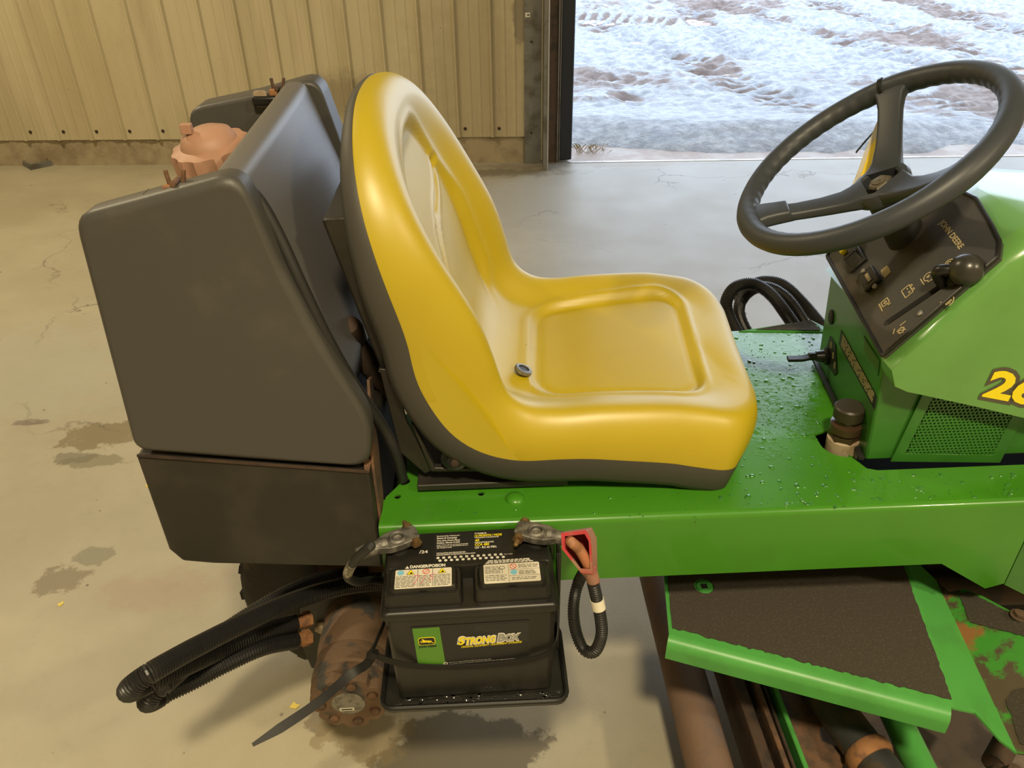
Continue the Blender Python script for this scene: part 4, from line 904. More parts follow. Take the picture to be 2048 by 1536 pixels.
mb.lathe([(.066, -.205), (.072, -.200), (.074, -.12), (.072, -.10), (.070, -.095), (.072, -.09), (.0745, -.050), (.071, -.045), (.073, -.040), (.072, -.028), (.055, -.026), (.02, -.026)], MC, (0, -1, 0), 40); mot = mb.build('drive_motor', m_rustgrey, mow, ang=35)
# end cap with scalloped bolt pockets, bolts, badge
mb = MB(); R = []
for y, k in ((.030, 1.0), (.012, .985), (.008, .95)):
    ring = []
    for j in range(70): a = 2 * math.pi * j / 70; ring.append(MC + np.array([math.cos(a), 0, math.sin(a)]) * (.071 - .010 * max(0, math.cos(a * 7 + .5)) ** 4) * k + (0, y, 0))
    R.append(ring)
mb.rings(R); ec = mb.build('end_cap', m_rustgrey, mot, ang=35)
for k in range(7):
    a = 2 * math.pi * k / 7 + .45; c = MC + np.array([math.cos(a), 0, math.sin(a)]) * .050 + (0, .009, 0); mb = MB(); mb.lathe([(.0105, 0), (.0105, .001), (.0085, .001), (.0085, .005), (.007, .006)], c, (0, -1, 0), 12); mb.build('cap_bolt', m_rust, mot)
mb = MB(); mb.lathe([(.030, 0), (.030, .004), (.027, .005)], MC + (0, .010, .004), (0, -1, 0), 28); bd_ = mb.build('maker_badge', m_steel, mot)
mb = MB(); mb.box(MC + (-.004, .0045, -.010), (.026, .0006, .008)); bl_ = mb.build('badge_label', m_white, bd_)
mb = MB(); mb.box(MC + (-.004, .004, -.010), (.020, .0003, .003)); mb.build('badge_lettering', m_ink, bl_)

# ---- corrugated hydraulic hose looms
def loom(pts, r, name, par, pitch=.0048, mat=None, n=14):
    P, s = resample(cat(pts, 10), pitch / 4); k = [1.0, 1.0, .87, .87]
    return MB().tube(P, lambda i: r * k[i % 4], n).build(name, mat or m_loom, par, ang=20)
LR = .0168
def uturn(out_, ret_):
    o_ = [tw(*p) for p in out_]; r_ = [tw(*p) for p in ret_]; a, b = o_[-1], r_[0]; t = unit(unit(o_[-1] - o_[-2]) - unit(r_[1] - r_[0])); c = (a + b) / 2; h = (a - b) / 2; R_ = np.linalg.norm(h); t = unit(t - h * (t @ h) / (R_ * R_))
    return o_[:-1] + [c + h * math.cos(q) + t * R_ * math.sin(q) for q in np.linspace(0, math.pi, 11)] + r_[1:]
A_ = uturn(((775, 1163, 1.46), (690, 1172, 1.42), (600, 1197, 1.37), (500, 1240, 1.30), (400, 1290, 1.225), (345, 1320, 1.18), (305, 1343, 1.15)), ((312, 1358, 1.215), (372, 1332, 1.26), (450, 1296, 1.33), (530, 1262, 1.38), (592, 1245, 1.42)))
loom(A_, LR, 'hydraulic_hose', mow)
B_ = uturn(((735, 1150, 1.50), (650, 1158, 1.47), (570, 1190, 1.43), (480, 1243, 1.38), (410, 1296, 1.33), (365, 1338, 1.28), (330, 1368, 1.235)), ((334, 1386, 1.285), (385, 1362, 1.305), (450, 1328, 1.33), (525, 1294, 1.37), (592, 1280, 1.42)))
loom(B_, LR * .97, 'hydraulic_hose', mow)
for e, d in ((A_[-1], A_[-1] - A_[-2]), (B_[-1], B_[-1] - B_[-2])):
    mb = MB(); d = unit(d); mb.cyl(e - d * .004, e + d * .018, .0125, n=14); mb.lathe([(.0155, .014), (.0155, .028)], e, d, 6); mb.build('hose_fitting', m_orange, mow, ang=30)
for pts in ([(1500, 700, 2.02), (1472, 660, 2.04), (1452, 612, 2.06), (1468, 577, 2.07), (1505, 568, 2.07), (1540, 588, 2.06), (1570, 625, 2.04), (1598, 668, 2.0), (1620, 720, 1.98)],
            [(1530, 700, 2.12), (1492, 660, 2.13), (1478, 615, 2.14), (1500, 582, 2.14), (1535, 575, 2.13), (1572, 596, 2.12), (1604, 640, 2.10), (1640, 710, 2.08)],
            [(1475, 600, 2.25), (1500, 572, 2.26), (1535, 562, 2.26), (1570, 572, 2.24), (1605, 605, 2.22), (1645, 652, 2.19), (1690, 700, 2.15)]):
    loom([tw(*p) for p in pts], .0168, 'hydraulic_hose', mow)

# ---- near footrest with grip tape and rolled lip
FZ = .46
fq = [tz(1330, 1128, FZ), tz(1338, 1268, FZ), tz(1908, 1416, FZ), tz(1812, 1118, FZ)]
fq[0] = np.array([fq[1][0] + .024, .14, FZ]); fq[3] = fq[3] + unit(fq[3] - fq[2]) * .03
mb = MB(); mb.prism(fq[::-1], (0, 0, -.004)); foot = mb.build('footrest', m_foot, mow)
fd = unit(fq[2] - fq[1]); fn = np.array([fd[1], -fd[0], 0]); R = []
for p in (fq[1], fq[2] - fd * .004):
    ring = [p + fn * (.018 * math.sin(a)) + (0, 0, -.018 + .018 * math.cos(a)) for a in np.linspace(0, math.pi / 2, 7)] + [p + fn * .018 + (0, 0, -.040), p + fn * .014 + (0, 0, -.040)] + [p + fn * (.014 * math.sin(a)) + (0, 0, -.018 + .014 * math.cos(a)) for a in np.linspace(math.pi / 2, 0, 7)]
    R.append(ring)
mb = MB(); mb.rings(R); mb.build('rolled_lip', m_foot, foot, ang=40)
rr_ = random.Random(5)
def ragged(a, b, n, amp): return [a + (b - a) * (i / n) + np.array([rr_.uniform(-amp, amp), rr_.uniform(-amp, amp), 0]) for i in range(n)]
gq = [tz(1340, 1128, FZ + .001), tz(1344, 1256, FZ + .001), tz(1904, 1400, FZ + .001), tz(1802, 1118, FZ + .001)]; gq[0] = np.array([gq[1][0] + .021, .12, FZ + .001])
gp = ragged(gq[0], gq[1], 12, .0006) + ragged(gq[1], gq[2], 70, .0022) + ragged(gq[2], gq[3], 40, .0014) + ragged(gq[3], gq[0], 2, 0)
hole = tz(1408, 1173, FZ); ho = circ(hole[0], hole[1], .0175, 22)
mb = MB(); mb.plate([(p[0], p[1]) for p in gp], [ho], (0, 0, FZ + .0018), (1, 0, 0), (0, 1, 0), .0016); mb.build('grip_tape', m_grip, foot, ang=20)
mb = MB(); mb.plate(circ(hole[0], hole[1], .0135, 20), [[(hole[0] + a * .0058, hole[1] + b * .0058) for a, b in ((-1, -1), (1, -1), (1, 1), (-1, 1))]], (hole[0] * 0, 0, FZ + .0014), (1, 0, 0), (0, 1, 0), .0012); mb.build('hole_collar', m_foot, foot)
mb = MB(); mb.box((hole[0], hole[1], FZ + .0005), (.0114, .0114, .0006)); mb.build('square_hole', m_void, foot)
# folded ramp to the right of the footrest: sloping face, crease, rusty toe board
CZ = .425; c1, c2_ = tz(1872, 1160, CZ), tz(2034, 1506, CZ)
mb = MB(); e_a, e_b = fq[3], fq[2]
slp = [e_a + (0, 0, 0), e_b + fd * .0, e_b + fd * .012 + (0, .004, -.004), tz(1950, 1425, .445), tz(2000, 1480, .432), c2_, c1]
mb.prism(slp, (0, 0, -.004)); rampo = mb.build('folded_ramp', m_foot, mow, ang=25)
_p3 = tz(1965, 1192, .452); TN = unit(np.cross(c2_ - c1, _p3 - c1)); TN = TN if TN[2] > 0 else -TN
def tp(x, y, k=0.): return onp(x, y, TN, TN @ c1 + k)
toe = [c1, c2_] + [tp(x, y) for x, y in ((2062, 1510), (2130, 1400), (2130, 1280), (1965, 1192), (1928, 1178), (1898, 1184))]
mb = MB(); mb.prism(toe, -TN * .004); tb_ = mb.build('toe_board', m_ramp, mow)
gg = ragged(tp(1918, 1188, .001), tp(1936, 1184, .001), 3, .0004) + ragged(tp(1936, 1184, .001), tp(2070, 1250, .001), 16, .001) + ragged(tp(2070, 1250, .001), tp(2070, 1278, .001), 3, .001) + ragged(tp(2070, 1278, .001), tp(1940, 1245, .001), 18, .0016) + ragged(tp(1940, 1245, .001), tp(1918, 1188, .001), 8, .001)
mb = MB(); mb.prism(gg, TN * .001); mb.build('grip_tape', m_grip, tb_)
gg = ragged(tp(2012, 1400, .001), tp(2028, 1380, .001), 4, .001) + ragged(tp(2028, 1380, .001), tp(2070, 1372, .001), 5, .001) + ragged(tp(2070, 1372, .001), tp(2066, 1490, .001), 6, .001) + ragged(tp(2066, 1490, .001), tp(2042, 1490, .001), 3, .001) + ragged(tp(2042, 1490, .001), tp(2012, 1400, .001), 10, .0016)
mb = MB(); mb.prism(gg, TN * .001); mb.build('grip_tape', m_grip, tb_)
mb = MB(); c = tp(2038, 1232, .001); mb.lathe([(.014, 0), (.014, .002)], c, n=16); mb.lathe([(.009, .002), (.009, .008)], c, n=6); mb.build('toe_bolt', m_rust, tb_, ang=25)

# ---- cutting unit below the footrest
cut = bpy.data.objects  # (parts are added to the mower below)
p0_ = np.array([.345, -.62, .15]); p1_ = np.array([.352, .55, .15])
mb = MB(); mb.cyl(p0_, p1_, .043, n=28); mb.build('rusty_roller', m_rustpipe, mow)
mb = MB(); mb.box((.72, -.08, .10), (.50, 1.1, .02)); cd = mb.build('cutting_deck', m_cutdeck, mow, bevel=.005)
for nm, x, w, z, h, mat in (('side_rail', .425, .022, .17, .10, m_rustdark), ('rail_edge', .454, .010, .19, .08, m_rust), ('rail_edge', .470, .006, .16, .12, m_rustdark), ('green_rail', .486, .009, .205, .05, m_foot)):
    mb = MB(); mb.box((x + .006, -.10, z), (w, 1.0, h)); mb.build(nm, mat, cd, bevel=.002)
rg = random.Random(9); edge = [(.575 + .022 * math.sin(i * .9) + rg.uniform(-.010, .010), .10 - i * .012) for i in range(40)]
mb = MB(); mb.prism([(.497, .10, .185), (.497, -.38, .185)] + [(x, y, .185) for x, y in edge[::-1]], (0, 0, -.012)); mb.build('rusted_guard', m_rust, cd)
a0, a1_ = tz(1655, 1400, .22), tz(1790, 1580, .22); mb = MB(); mb.cyl(a0 + (a0 - a1_) * .3, a1_, .036, n=24); gp_ = mb.build('lift_tube', m_cutgrey, cd)
mb = MB(); dd = unit(a1_ - a0); cc_ = a0 + dd * .115; mb.lathe([(.038, -.014), (.042, -.008), (.043, .006), (.039, .014)], cc_, dd, 24); mb.build('rust_band', m_orange, gp_)
a0, a1_ = tz(1775, 1400, .22), tz(1862, 1580, .22); mb = MB(); mb.cyl(a0 + (a0 - a1_) * .5, a1_, .026, n=20); mb.build('green_tube', m_foot, cd)
mb = MB(); q = tz(2005, 1530, .30); mb.lathe([(.022, 0), (.022, .03), (.014, .034), (.014, .06)], q - (0, 0, .05), (.2, -.3, 1), 12); mb.cyl(q + (.02, .03, -.05), q + (.10, .10, -.05), .02, n=12); mb.build('pivot_joint', m_rustdark, cd)

# ---- battery tray
TZ = .470; tpoly = rrect(-.211, .073, -.150, -.002, .018)
mb = MB(); mb.plate(tpoly, [], (0, 0, TZ), (1, 0, 0), (0, 1, 0), .005); tray = mb.build('battery_tray', m_case, mow)
rim = [(x, y, TZ + .002) for x, y in rrect(-.209, .071, -.148, -.004, .016)]
mb = MB(); mb.tube(resample(rim + [rim[0]], .008)[0], .0045, 8); mb.build('tray_rim', m_blackp, tray)
for c_b, d_b in (((.067, -.020, .565), (.005, .030, .20)), ((.0655, -.045, .53), (.004, .014, .12)), ((-.205, -.012, .54), (.004, .018, .15))): MB().box(c_b, d_b).build('tray_bracket', m_black, tray, bevel=.001)
mb = MB(); wr = random.Random(2)
for i in range(60):
    x = wr.uniform(-.19, .06); y = -.139 + wr.uniform(-.004, .010); r_ = wr.uniform(.001, .0035); n_ = 8
    V = [(x + r_ * 2.2 * math.cos(2 * math.pi * j / n_) * k, y + r_ * math.sin(2 * math.pi * j / n_) * k, TZ + hh) for k, hh in ((1, .0003), (.6, .0012)) for j in range(n_)]
    mb.add(V, [(j, (j + 1) % n_, n_ + (j + 1) % n_, n_ + j) for j in range(n_)] + [tuple(n_ + j for j in range(n_))])
mb.build('water_drops', M('dark_water', (.02, .02, .018), .04, coat=.6), tray, kind='stuff')

# ------------------------------------------------------------------ battery (its own axes: x along, y away, z up; origin on the tray)
BB = np.array([-.069, -.0705, TZ + .0]); BR = math.radians(1.3)
bt = thing('battery', 'black mower battery with green and yellow label standing on the tray', 'battery', BB, BR)
w0, w1, d0, d1 = .117, .1205, .060, .0635
mb = MB(); R = [[(x, y, z) for x, y in rrect(-w, w, -d, d, .010, 4)] for w, d, z in ((w0 - .006, d0 - .006, 0), (w0, d0, .006), (w1, d1, .186))]
mb.rings(R); case = mb.build('case', m_case, bt, ang=40)
mb = MB(); R = [[(x, y, z) for x, y in rrect(-w, w, -d, d, .008, 4)] for w, d, z in ((.1235, .067, .184), (.125, .0685, .186), (.125, .0685, .194), (.1235, .067, .1965), (.119, .063, .2005))]
mb.rings(R)
R = [[(x, y, z) for x, y in rrect(-w, w, -.0085 + k, .064 - k, .006, 4)] for w, k, z in ((.120, -.002, .199), (.1185, 0, .2215), (.116, .002, .224))]
mb.rings(R); lid = mb.build('lid', m_case, bt, ang=40, wn=True)
ZT = .224
for x0_, x1_ in ((-.116, -.012), (.008, .112)):
    mb = MB(); R = [[(x, y, z) for x, y in rrect(x0_ + k, x1_ - k, -.056 + k, -.006 - k, .008, 4)] for k, z in ((-.003, ZT - .025), (-.001, ZT - .006), (.0005, ZT - .003), (.004, ZT - .003), (.005, ZT + .002), (.007, ZT + .0045))]
    mb.rings(R); vc = mb.build('vent_cover', m_case, bt, ang=40, wn=True)
    mb = MB(); mb.box(((x0_ + x1_) / 2, -.0565, ZT - .002), (.012, .003, .004)); mb.build('cover_latch', m_ink, vc)
    LZ = ZT + .0046; lx0, lx1, ly0, ly1 = x0_ + .013, x1_ - .012, -.050, -.014; left = x0_ < -.1
    mb = MB(); mb.prism([(x, y, LZ) for x, y in rrect(lx0, lx1, ly0, ly1 - (.000 if not left else .001), .002, 3)], (0, 0, .0004)); lb = mb.build('safety_label', m_white, vc)
    U3, V3 = (1, 0, 0), (0, 1, 0); z_ = LZ + .0006
    k1 = MB(); W_ = lx1 - lx0
    def bars(mb, xa, xb, ya, n, dy, h=.0009):
        for r in range(n):
            u = xa
            while u < xb - .002:
                w = min(xb - u, .003 + .006 * random.random()); mb.add([(u, ya - r * dy, z_), (u + w, ya - r * dy, z_), (u + w, ya - r * dy + h, z_), (u, ya - r * dy + h, z_)], [(0, 1, 2, 3)]); u += w + .0012
    if left:
        hd = MB(); hd.prism([(lx0, ly1 - .001, LZ), (lx1, ly1 - .001, LZ), (lx1, ly1 + .0075, LZ), (lx0, ly1 + .0075, LZ)], (0, 0, .0004)); hdo = hd.build('header_band', m_ink, vc)
        t1 = MB(); put_text(t1, 'DANGER/POISON', (lx0 + .020, ly1 + .0012, z_ + .0001), U3, V3, .0052, width=.050, off=.05, lift=0); t1.add([(lx0 + .013, ly1 + .0008, z_), (lx0 + .019, ly1 + .0008, z_), (lx0 + .016, ly1 + .006, z_)], [(0, 1, 2)]); t1.build('header_lettering', m_wink, vc)
        for a_0, b_0 in ((lx0 + .001, lx0 + W_ * .37), (lx0 + W_ * .42, lx0 + W_ * .64), (lx0 + W_ * .68, lx1 - .002)): bars(k1, a_0, b_0, ly1 - .0145, 8, .0027)
        for q in (.395, .66): k1.add([(lx0 + W_ * q, ly0 + .002, z_), (lx0 + W_ * q + .0006, ly0 + .002, z_), (lx0 + W_ * q + .0006, ly1 - .001, z_), (lx0 + W_ * q, ly1 - .001, z_)], [(0, 1, 2, 3)])
        pk = MB(); pc = cat([(lx0 + .026, ly1 - .014), (lx0 + .033, ly1 - .013), (lx0 + .030, ly1 - .022), (lx0 + .026, ly1 - .029)], 4); pk.ribbon([(x, y, z_ + .0002) for x, y in pc], (.7, .7, 0), .0009, .0002)
        pc = cat([(lx0 + .056, ly1 - .012), (lx0 + .049, ly1 - .014), (lx0 + .053, ly1 - .020), (lx0 + .047, ly1 - .024)], 4); pk.ribbon([(x, y, z_ + .0002) for x, y in pc], (.7, .7, 0), .0009, .0002)
        pk.ribbon([(lx0 + .036, ly1 - .03, z_ + .0002), (lx0 + .042, ly1 - .015, z_ + .0002)], (1, 0, 0), .0008, .0002); pk.build('marker_scrawl', m_pink, lb)
        bl = MB(); flat(bl, circ(lx0 + .0075, ly1 - .0065, .0048, 18), (0, 0, z_), U3, V3, 0); bl.build('blue_symbol', m_blue, lb)
        yl = MB()
        for q in (.0215, .0655): flat(yl, [(lx0 + q - .0055, ly1 - .011), (lx0 + q + .0055, ly1 - .011), (lx0 + q, ly1 - .0015)], (0, 0, z_), U3, V3, 0); k1.ribbon([(lx0 + q - .0055, ly1 - .011, z_ + .0002), (lx0 + q + .0055, ly1 - .011, z_ + .0002), (lx0 + q, ly1 - .0015, z_ + .0002), (lx0 + q - .0055, ly1 - .011, z_ + .0002)], (0, 0, 1), .0002, .0006); flat(k1, [(lx0 + q - .002, ly1 - .0098), (lx0 + q + .003, ly1 - .0098), (lx0 + q + .001, ly1 - .006)], (0, 0, z_ + .0002), U3, V3, 0)
        yl.build('yellow_symbol', m_yink, lb); rd = MB(); cx_ = lx0 + .043; cy_ = ly1 - .0065
        rd.ribbon([(cx_ + .0045 * math.cos(a), cy_ + .0045 * math.sin(a), z_) for a in np.linspace(0, 2 * math.pi, 19)], (0, 0, 1), .0003, .0009); rd.ribbon([(cx_ - .003, cy_ - .003, z_), (cx_ + .003, cy_ + .003, z_)], (0, 0, 1), .0003, .0008); rd.build('red_symbol', m_red, lb)
    else:
        bars(k1, lx0 + .002, lx0 + W_ * .30, ly1 - .006, 5, .0028); bars(k1, lx0 + .002, lx0 + W_ * .40, ly1 - .0225, 4, .0030)
        bars(k1, lx0 + W_ * .62, lx1 - .002, ly1 - .004, 3, .0026); bars(k1, lx0 + W_ * .62, lx1 - .006, ly1 - .0165, 3, .0026); bars(k1, lx0 + W_ * .49, lx1 - .004, ly1 - .0285, 2, .0028)
        for a, b, c, d in ((.44, .445, 0, 1), (.44, 1, .34, .352), (.44, 1, .67, .682)): k1.add([(lx0 + W_ * a, ly1 - (ly1 - ly0) * d, z_), (lx0 + W_ * b, ly1 - (ly1 - ly0) * d, z_), (lx0 + W_ * b, ly1 - (ly1 - ly0) * c, z_), (lx0 + W_ * a, ly1 - (ly1 - ly0) * c, z_)], [(0, 1, 2, 3)])
        k1.ribbon([(lx0 + .026 + .004 * math.cos(a), ly1 - .008 + .003 * math.sin(a), z_) for a in np.linspace(0, 6.28, 13)], (0, 0, 1), .0002, .0006); k1.ribbon([(lx0 + .026, ly1 - .018, z_), (lx0 + .026, ly1 - .009, z_)], (0, 0, 1), .0002, .0006)
        bl = MB(); flat(bl, circ(lx0 + W_ * .535, ly1 - .0175, .0048, 18), (0, 0, z_), U3, V3, 0); bl.build('blue_symbol', m_blue, lb)
        rd = MB(); cx_ = lx0 + W_ * .53; cy_ = ly1 - .0062; rd.ribbon([(cx_ + .0045 * math.cos(a), cy_ + .0045 * math.sin(a), z_) for a in np.linspace(0, 2 * math.pi, 19)], (0, 0, 1), .0003, .0009); rd.ribbon([(cx_ - .003, cy_ + .003, z_), (cx_ + .003, cy_ - .003, z_)], (0, 0, 1), .0003, .0008); rd.build('red_symbol', m_red, lb)
        wt = MB(); zz = z_
        for r in range(3): bars(wt, lx0 + .003 - .002 * r + .004, lx1 - .012 + .002 * r, ly1 + .0062 - r * .0024, 1, .002, .0016)
        wt.build('header_lettering', m_wink, vc)
    k1.build('label_lettering', m_ink, lb)
# top information label
zt = ZT + .0003; tl = MB(); tl.prism([(x, y, ZT) for x, y in rrect(-.050, .060, .000, .058, .002)], (0, 0, .0003)); top = tl.build('top_label', m_ink, bt)
wk = MB(); U3, V3 = (1, 0, 0), (0, 1, 0); z_ = ZT + .0008
for s, x, y, h, w in (('Manufactured for / Fabrique pour', -.046, .0525, .0022, .034), ('Deere & Company', -.046, .0475, .0034, .030), ('One John Deere Place', -.046, .0425, .0030, .034), ('Moline, Illinois 61265', -.046, .0378, .0030, .034), ('Made in U.S.A. with U.S. and imported materials', -.046, .0340, .0018, .046), ('Fabrique aux E.-U. avec des materiaux des E.-U.', -.046, .0310, .0018, .046), ('et importes', -.046, .0280, .0018, .022), ('TY25881B', .010, .0535, .0028, .018), ('WARRANTY/GARANTIE', .010, .0448, .0022, .036), ('GROUP/GROUPE', .010, .0345, .0026, .028), ('12V - RC 65 MIN.', .010, .0235, .0040, .032), ('INSTALLATION AND SERVICE RECORD', -.046, .0170, .0022, .042), ("ENREGISTREMENT DE SERVICE ET D'INSTALLATION", -.046, .0135, .0022, .056)):
    put_text(wk, s, (x, y, z_), U3, V3, h, width=w, off=.03, lift=0)
for r in range(2):
    for k in range(12): flat(wk, circ(-.044 + k * .0083 + r * .003, .0088 - r * .0055, .0024, 10), (0, 0, z_), U3, V3, 0)
put_text(wk, 'MO / MOIS', (.056 - .004, .0075, z_), U3, V3, .0022, width=.012, lift=0); wk.build('white_lettering', m_wink, top)
yk = MB()
for s, y, h, w in (('12-MONTH / MOIS', .0480, .0042, .041), ('45', .0385, .0042, .007), ('CCA 480', .0292, .0044, .021)): put_text(yk, s, (.010, y, z_), U3, V3, h, width=w, shear=.15, off=.03, lift=0)
yk.build('yellow_lettering', m_yink, top)
kk = MB()
for k in range(12): put_text(kk, str(k + 1), (-.0447 + k * .0083, .0079, z_ + .0002), U3, V3, .0018, lift=0)
kk.build('dial_numerals', m_ink, top)
wk = MB(); put_text(wk, '/24', (-.0715, .020, z_), U3, V3, .0058, width=.0125, off=.02, lift=0); wk.build('date_lettering', m_wink, bt)
# front label: green block with the leaping-deer badge, wordmark
def fpt(u, v): k = v / .186; return np.array([u, -(d0 + (d1 - d0) * k) - .0004, v])
FU = np.array([1., 0, 0]); FV = unit(fpt(0, .15) - fpt(0, .05))
def fprism(poly, mat, name, par, th=.0004, lift=0.): return MB().prism([fpt(u, v) - (0, lift, 0) for u, v in poly], (0, -th, 0)).build(name, mat, par)
fl_ = fprism(rrect(-.086, .083, .073, .166, .002), m_ink, 'front_label', case)
fprism([(-.0808, .074), (-.0408, .074), (-.045, .163), (-.083, .163)], m_gink, 'green_block', fl_, .0004, .0004)
# perforated texture print
dt = MB(); n_ = 0
for r in range(14):
    for c in range(34):
        u = .005 + c * .0023 + (r % 2) * .00115; v = .160 - r * .0030
        if u > .082 or r > 3 + max(0, (u - .01)) * 150: continue
        flat(dt, circ(u, v, .00075, 6), (0, fpt(0, v)[1] - .0006, 0), (1, 0, 0), (0, 0, 1), 0)
o = dt.build('dot_pattern', M('grey_dots', (.055, .055, .052), .5), fl_); o['kind'] = 'stuff'
def ftext(mb, s, u, v, h, w, shear=0., off=0., lift=.001, rot=.035):
    a = unit(FU + FV * rot); put_text(mb, s, fpt(u, v) - (0, lift, 0), a, FV, h, width=w, shear=shear, off=off, lift=0)
t = MB(); ftext(t, 'S', -.0225, .1225, .0165, .0135, .2, .11); ftext(t, 'TRONG', -.011, .1225, .0140, .046, .2, .11); t.build('wordmark_edge', m_wink, fl_)
t = MB(); ftext(t, 'B', .0345, .1240, .0165, .0135, .2, .11); ftext(t, 'OX', .0465, .1245, .0140, .024, .2, .11); t.build('wordmark_edge', m_wink, fl_)
t = MB(); ftext(t, 'S', -.0210, .1235, .0150, .0110, .2, .045, .0014); ftext(t, 'TRONG', -.0100, .1235, .0125, .0435, .2, .045, .0014); t.build('wordmark_yellow', m_yink, fl_)
t = MB(); ftext(t, 'B', .0358, .1250, .0150, .0110, .2, .045, .0014); ftext(t, 'OX', .0475, .1255, .0125, .0215, .2, .045, .0014); t.build('wordmark_grey', m_grayink, fl_)
t = MB(); ftext(t, "ORIGINAL EQUIPMENT / EQUIPEMENT D'ORIGINE", -.0165, .1155, .0040, .088, .2, .02); t.build('yellow_lettering', m_yink, fl_)
t = MB(); ftext(t, 'Remove or peel off Place label on battery this way', -.036, .0835, .0018, .062); ftext(t, 'Ce produit contient du plomb. Recycler la batterie selon les reglements locaux', -.036, .0800, .0018, .096); t.ribbon([fpt(-.041 + .003 * math.cos(a), .0825 + .0022 * math.sin(a)) - (0, .001, 0) for a in np.linspace(0, 6.28, 13)], (0, 1, 0), .0003, .0011); t.build('fine_print', m_wink, fl_)
def deer(mb, u0, v0, k):
    P = [(-1.00, .05), (-.80, .16), (-.62, .18), (-.52, .30), (-.66, .38), (-.70, .55), (-.60, .50), (-.55, .62), (-.48, .50), (-.36, .46), (-.30, .30), (-.05, .22), (.30, .18), (.52, .10), (.66, .16), (.72, .08), (.62, -.02), (.80, -.22), (1.02, -.42), (.92, -.44), (.66, -.26), (.46, -.14), (.28, -.16), (.50, -.34), (.42, -.38), (.10, -.18), (-.20, -.14), (-.38, -.22), (-.62, -.12), (-.86, -.20), (-.92, -.14), (-.66, -.02), (-.50, .02), (-.60, .08), (-.78, .06), (-.96, -.02)]
    mb.prism([fpt(u0 + x * k, v0 + y * k + .03 * x * k) - (0, .0016, 0) for x, y in P], (0, -.0002, 0))
bdg = rrect(-.0770, -.0525, .1275, .1435, .0045, 4); bo = fprism(bdg, m_yink, 'badge_border', fl_, .0004, .0009)
fprism(rrect(-.0760, -.0535, .1285, .1425, .0038, 4), m_ink, 'badge_field', fl_, .0003, .0013)
t = MB(); deer(t, -.0648, .1352, .0098); t.build('leaping_deer', m_yink, fl_)
t = MB(); ftext(t, 'JOHN DEERE', -.0770, .1215, .0036, .0255, 0, .05, .0012, .02); t.build('brand_lettering', m_ink, fl_)
# terminal posts
BM = lambda q: np.array([math.cos(BR) * (q[0] - BB[0]) + math.sin(BR) * (q[1] - BB[1]), -math.sin(BR) * (q[0] - BB[0]) + math.cos(BR) * (q[1] - BB[1]), q[2] - BB[2]])
PN = tz(797, 1092, .698); PP = tz(1072, 1078, .698)
for q in (PN, PP):
    b = BM(q); mb = MB(); mb.lathe([(.017, ZT - b[2] - .004 + b[2] - ZT), (.017, .003), (.014, .004), (.013, .007)], (b[0], b[1], ZT - .002), (0, 0, 1), 24); po = mb.build('terminal_base', m_case, bt)
    mb = MB(); mb.lathe([(.0088, .003), (.0082, .020), (.0070, .0215), (.0045, .0205), (.0040, .0195)], (b[0], b[1], ZT - .002), (0, 0, 1), 20); mb.build('terminal_post', m_steel, po)

# ------------------------------------------------------------------ battery cables
def clamp(par, c, d, org, nut_mat):
    """lead clamp around a post at c, lug pointing along d"""
    c = np.array(c, float); d = unit(d); s_ = np.array([-d[1], d[0], 0]); R = []
    z0, z1 = c[2] + .006, c[2] + .0175
    out = [c + d * a + s_ * b for a, b in ((.050, .008), (.032, .009), (.016, .016), (.0, .0175), (-.012, .0165), (-.028, .014), (-.031, .010), (-.031, -.010), (-.028, -.014), (-.012, -.0165), (0, -.0175), (.016, -.016), (.032, -.009), (.050, -.008))]
    mb = MB(); inn = [(c + (d * math.cos(a) + s_ * math.sin(a)) * .0086)[:2] for a in np.linspace(0, 2 * math.pi, 20, endpoint=False)]
    mb.plate([(p[0], p[1]) for p in out], [[tuple(p) for p in inn]], (0, 0, z1), (1, 0, 0), (0, 1, 0), z1 - z0)
    mb.lathe([(.013, -.002), (.0145, .004), (.0145, .010), (.011, .0135), (.0088, .0135), (.0086, .001)], (c[0], c[1], c[2] + .006), n=24)
    mb.lathe([(.0095, -.006), (.0105, .0), (.0100, .030), (.0088, .040)], c + d * .022 + (0, 0, .0118), d, 16)
    cl = mb.build('terminal_clamp', m_lead, par, org, bevel=.0015, ang=40)
    mb = MB(); bc = c - d * .022 + (0, 0, .0118); mb.cyl(bc + s_ * .022, bc - s_ * .026, .0042, n=12); mb.lathe([(.0080, 0), (.0080, .008)], bc - s_ * .014, -s_, 6); mb.lathe([(.0080, 0), (.0080, .007)], bc + s_ * .014, s_, 6); mb.lathe([(.0045, 0), (.0035, .010), (.0015, .012)], bc - s_ * .022, -s_, 10); mb.build('clamp_bolt', nut_mat, cl, org, ang=25)
    return c + d * .058 + np.array([0, 0, .0118])
org = PN - (0, 0, .0); neg = thing('negative_cable', 'black negative battery cable with a grey lead clamp beside the tank box', 'cable', org)
dn = unit(tz(735, 1108, .715) - tz(797, 1086, .715)); e0 = clamp(neg, PN, dn, org, m_brass)
pth = cat([e0 - dn * .004, tw(742, 1092, .985), tw(715, 1115, 1.00), tw(698, 1140, 1.03), tw(697, 1156, 1.06), tw(718, 1164, 1.10), tw(748, 1160, 1.14), tw(790, 1165, 1.2)], 8)
mb = MB(); mb.tube(pth, .0062, 12); mb.build('cable', m_rubber, neg, org)
mb = MB(); mb.tube([p for p in pth[20:28]], .0068, 12); mb.build('cable_band', M('worn_tape', (.34, .31, .24), .6, col2=(.10, .09, .07), vs=180, lo=.45, hi=.55), neg, org)
org = PP; pos = thing('positive_cable', 'orange positive battery cable with a grey lead clamp running through the red boot', 'cable', org)
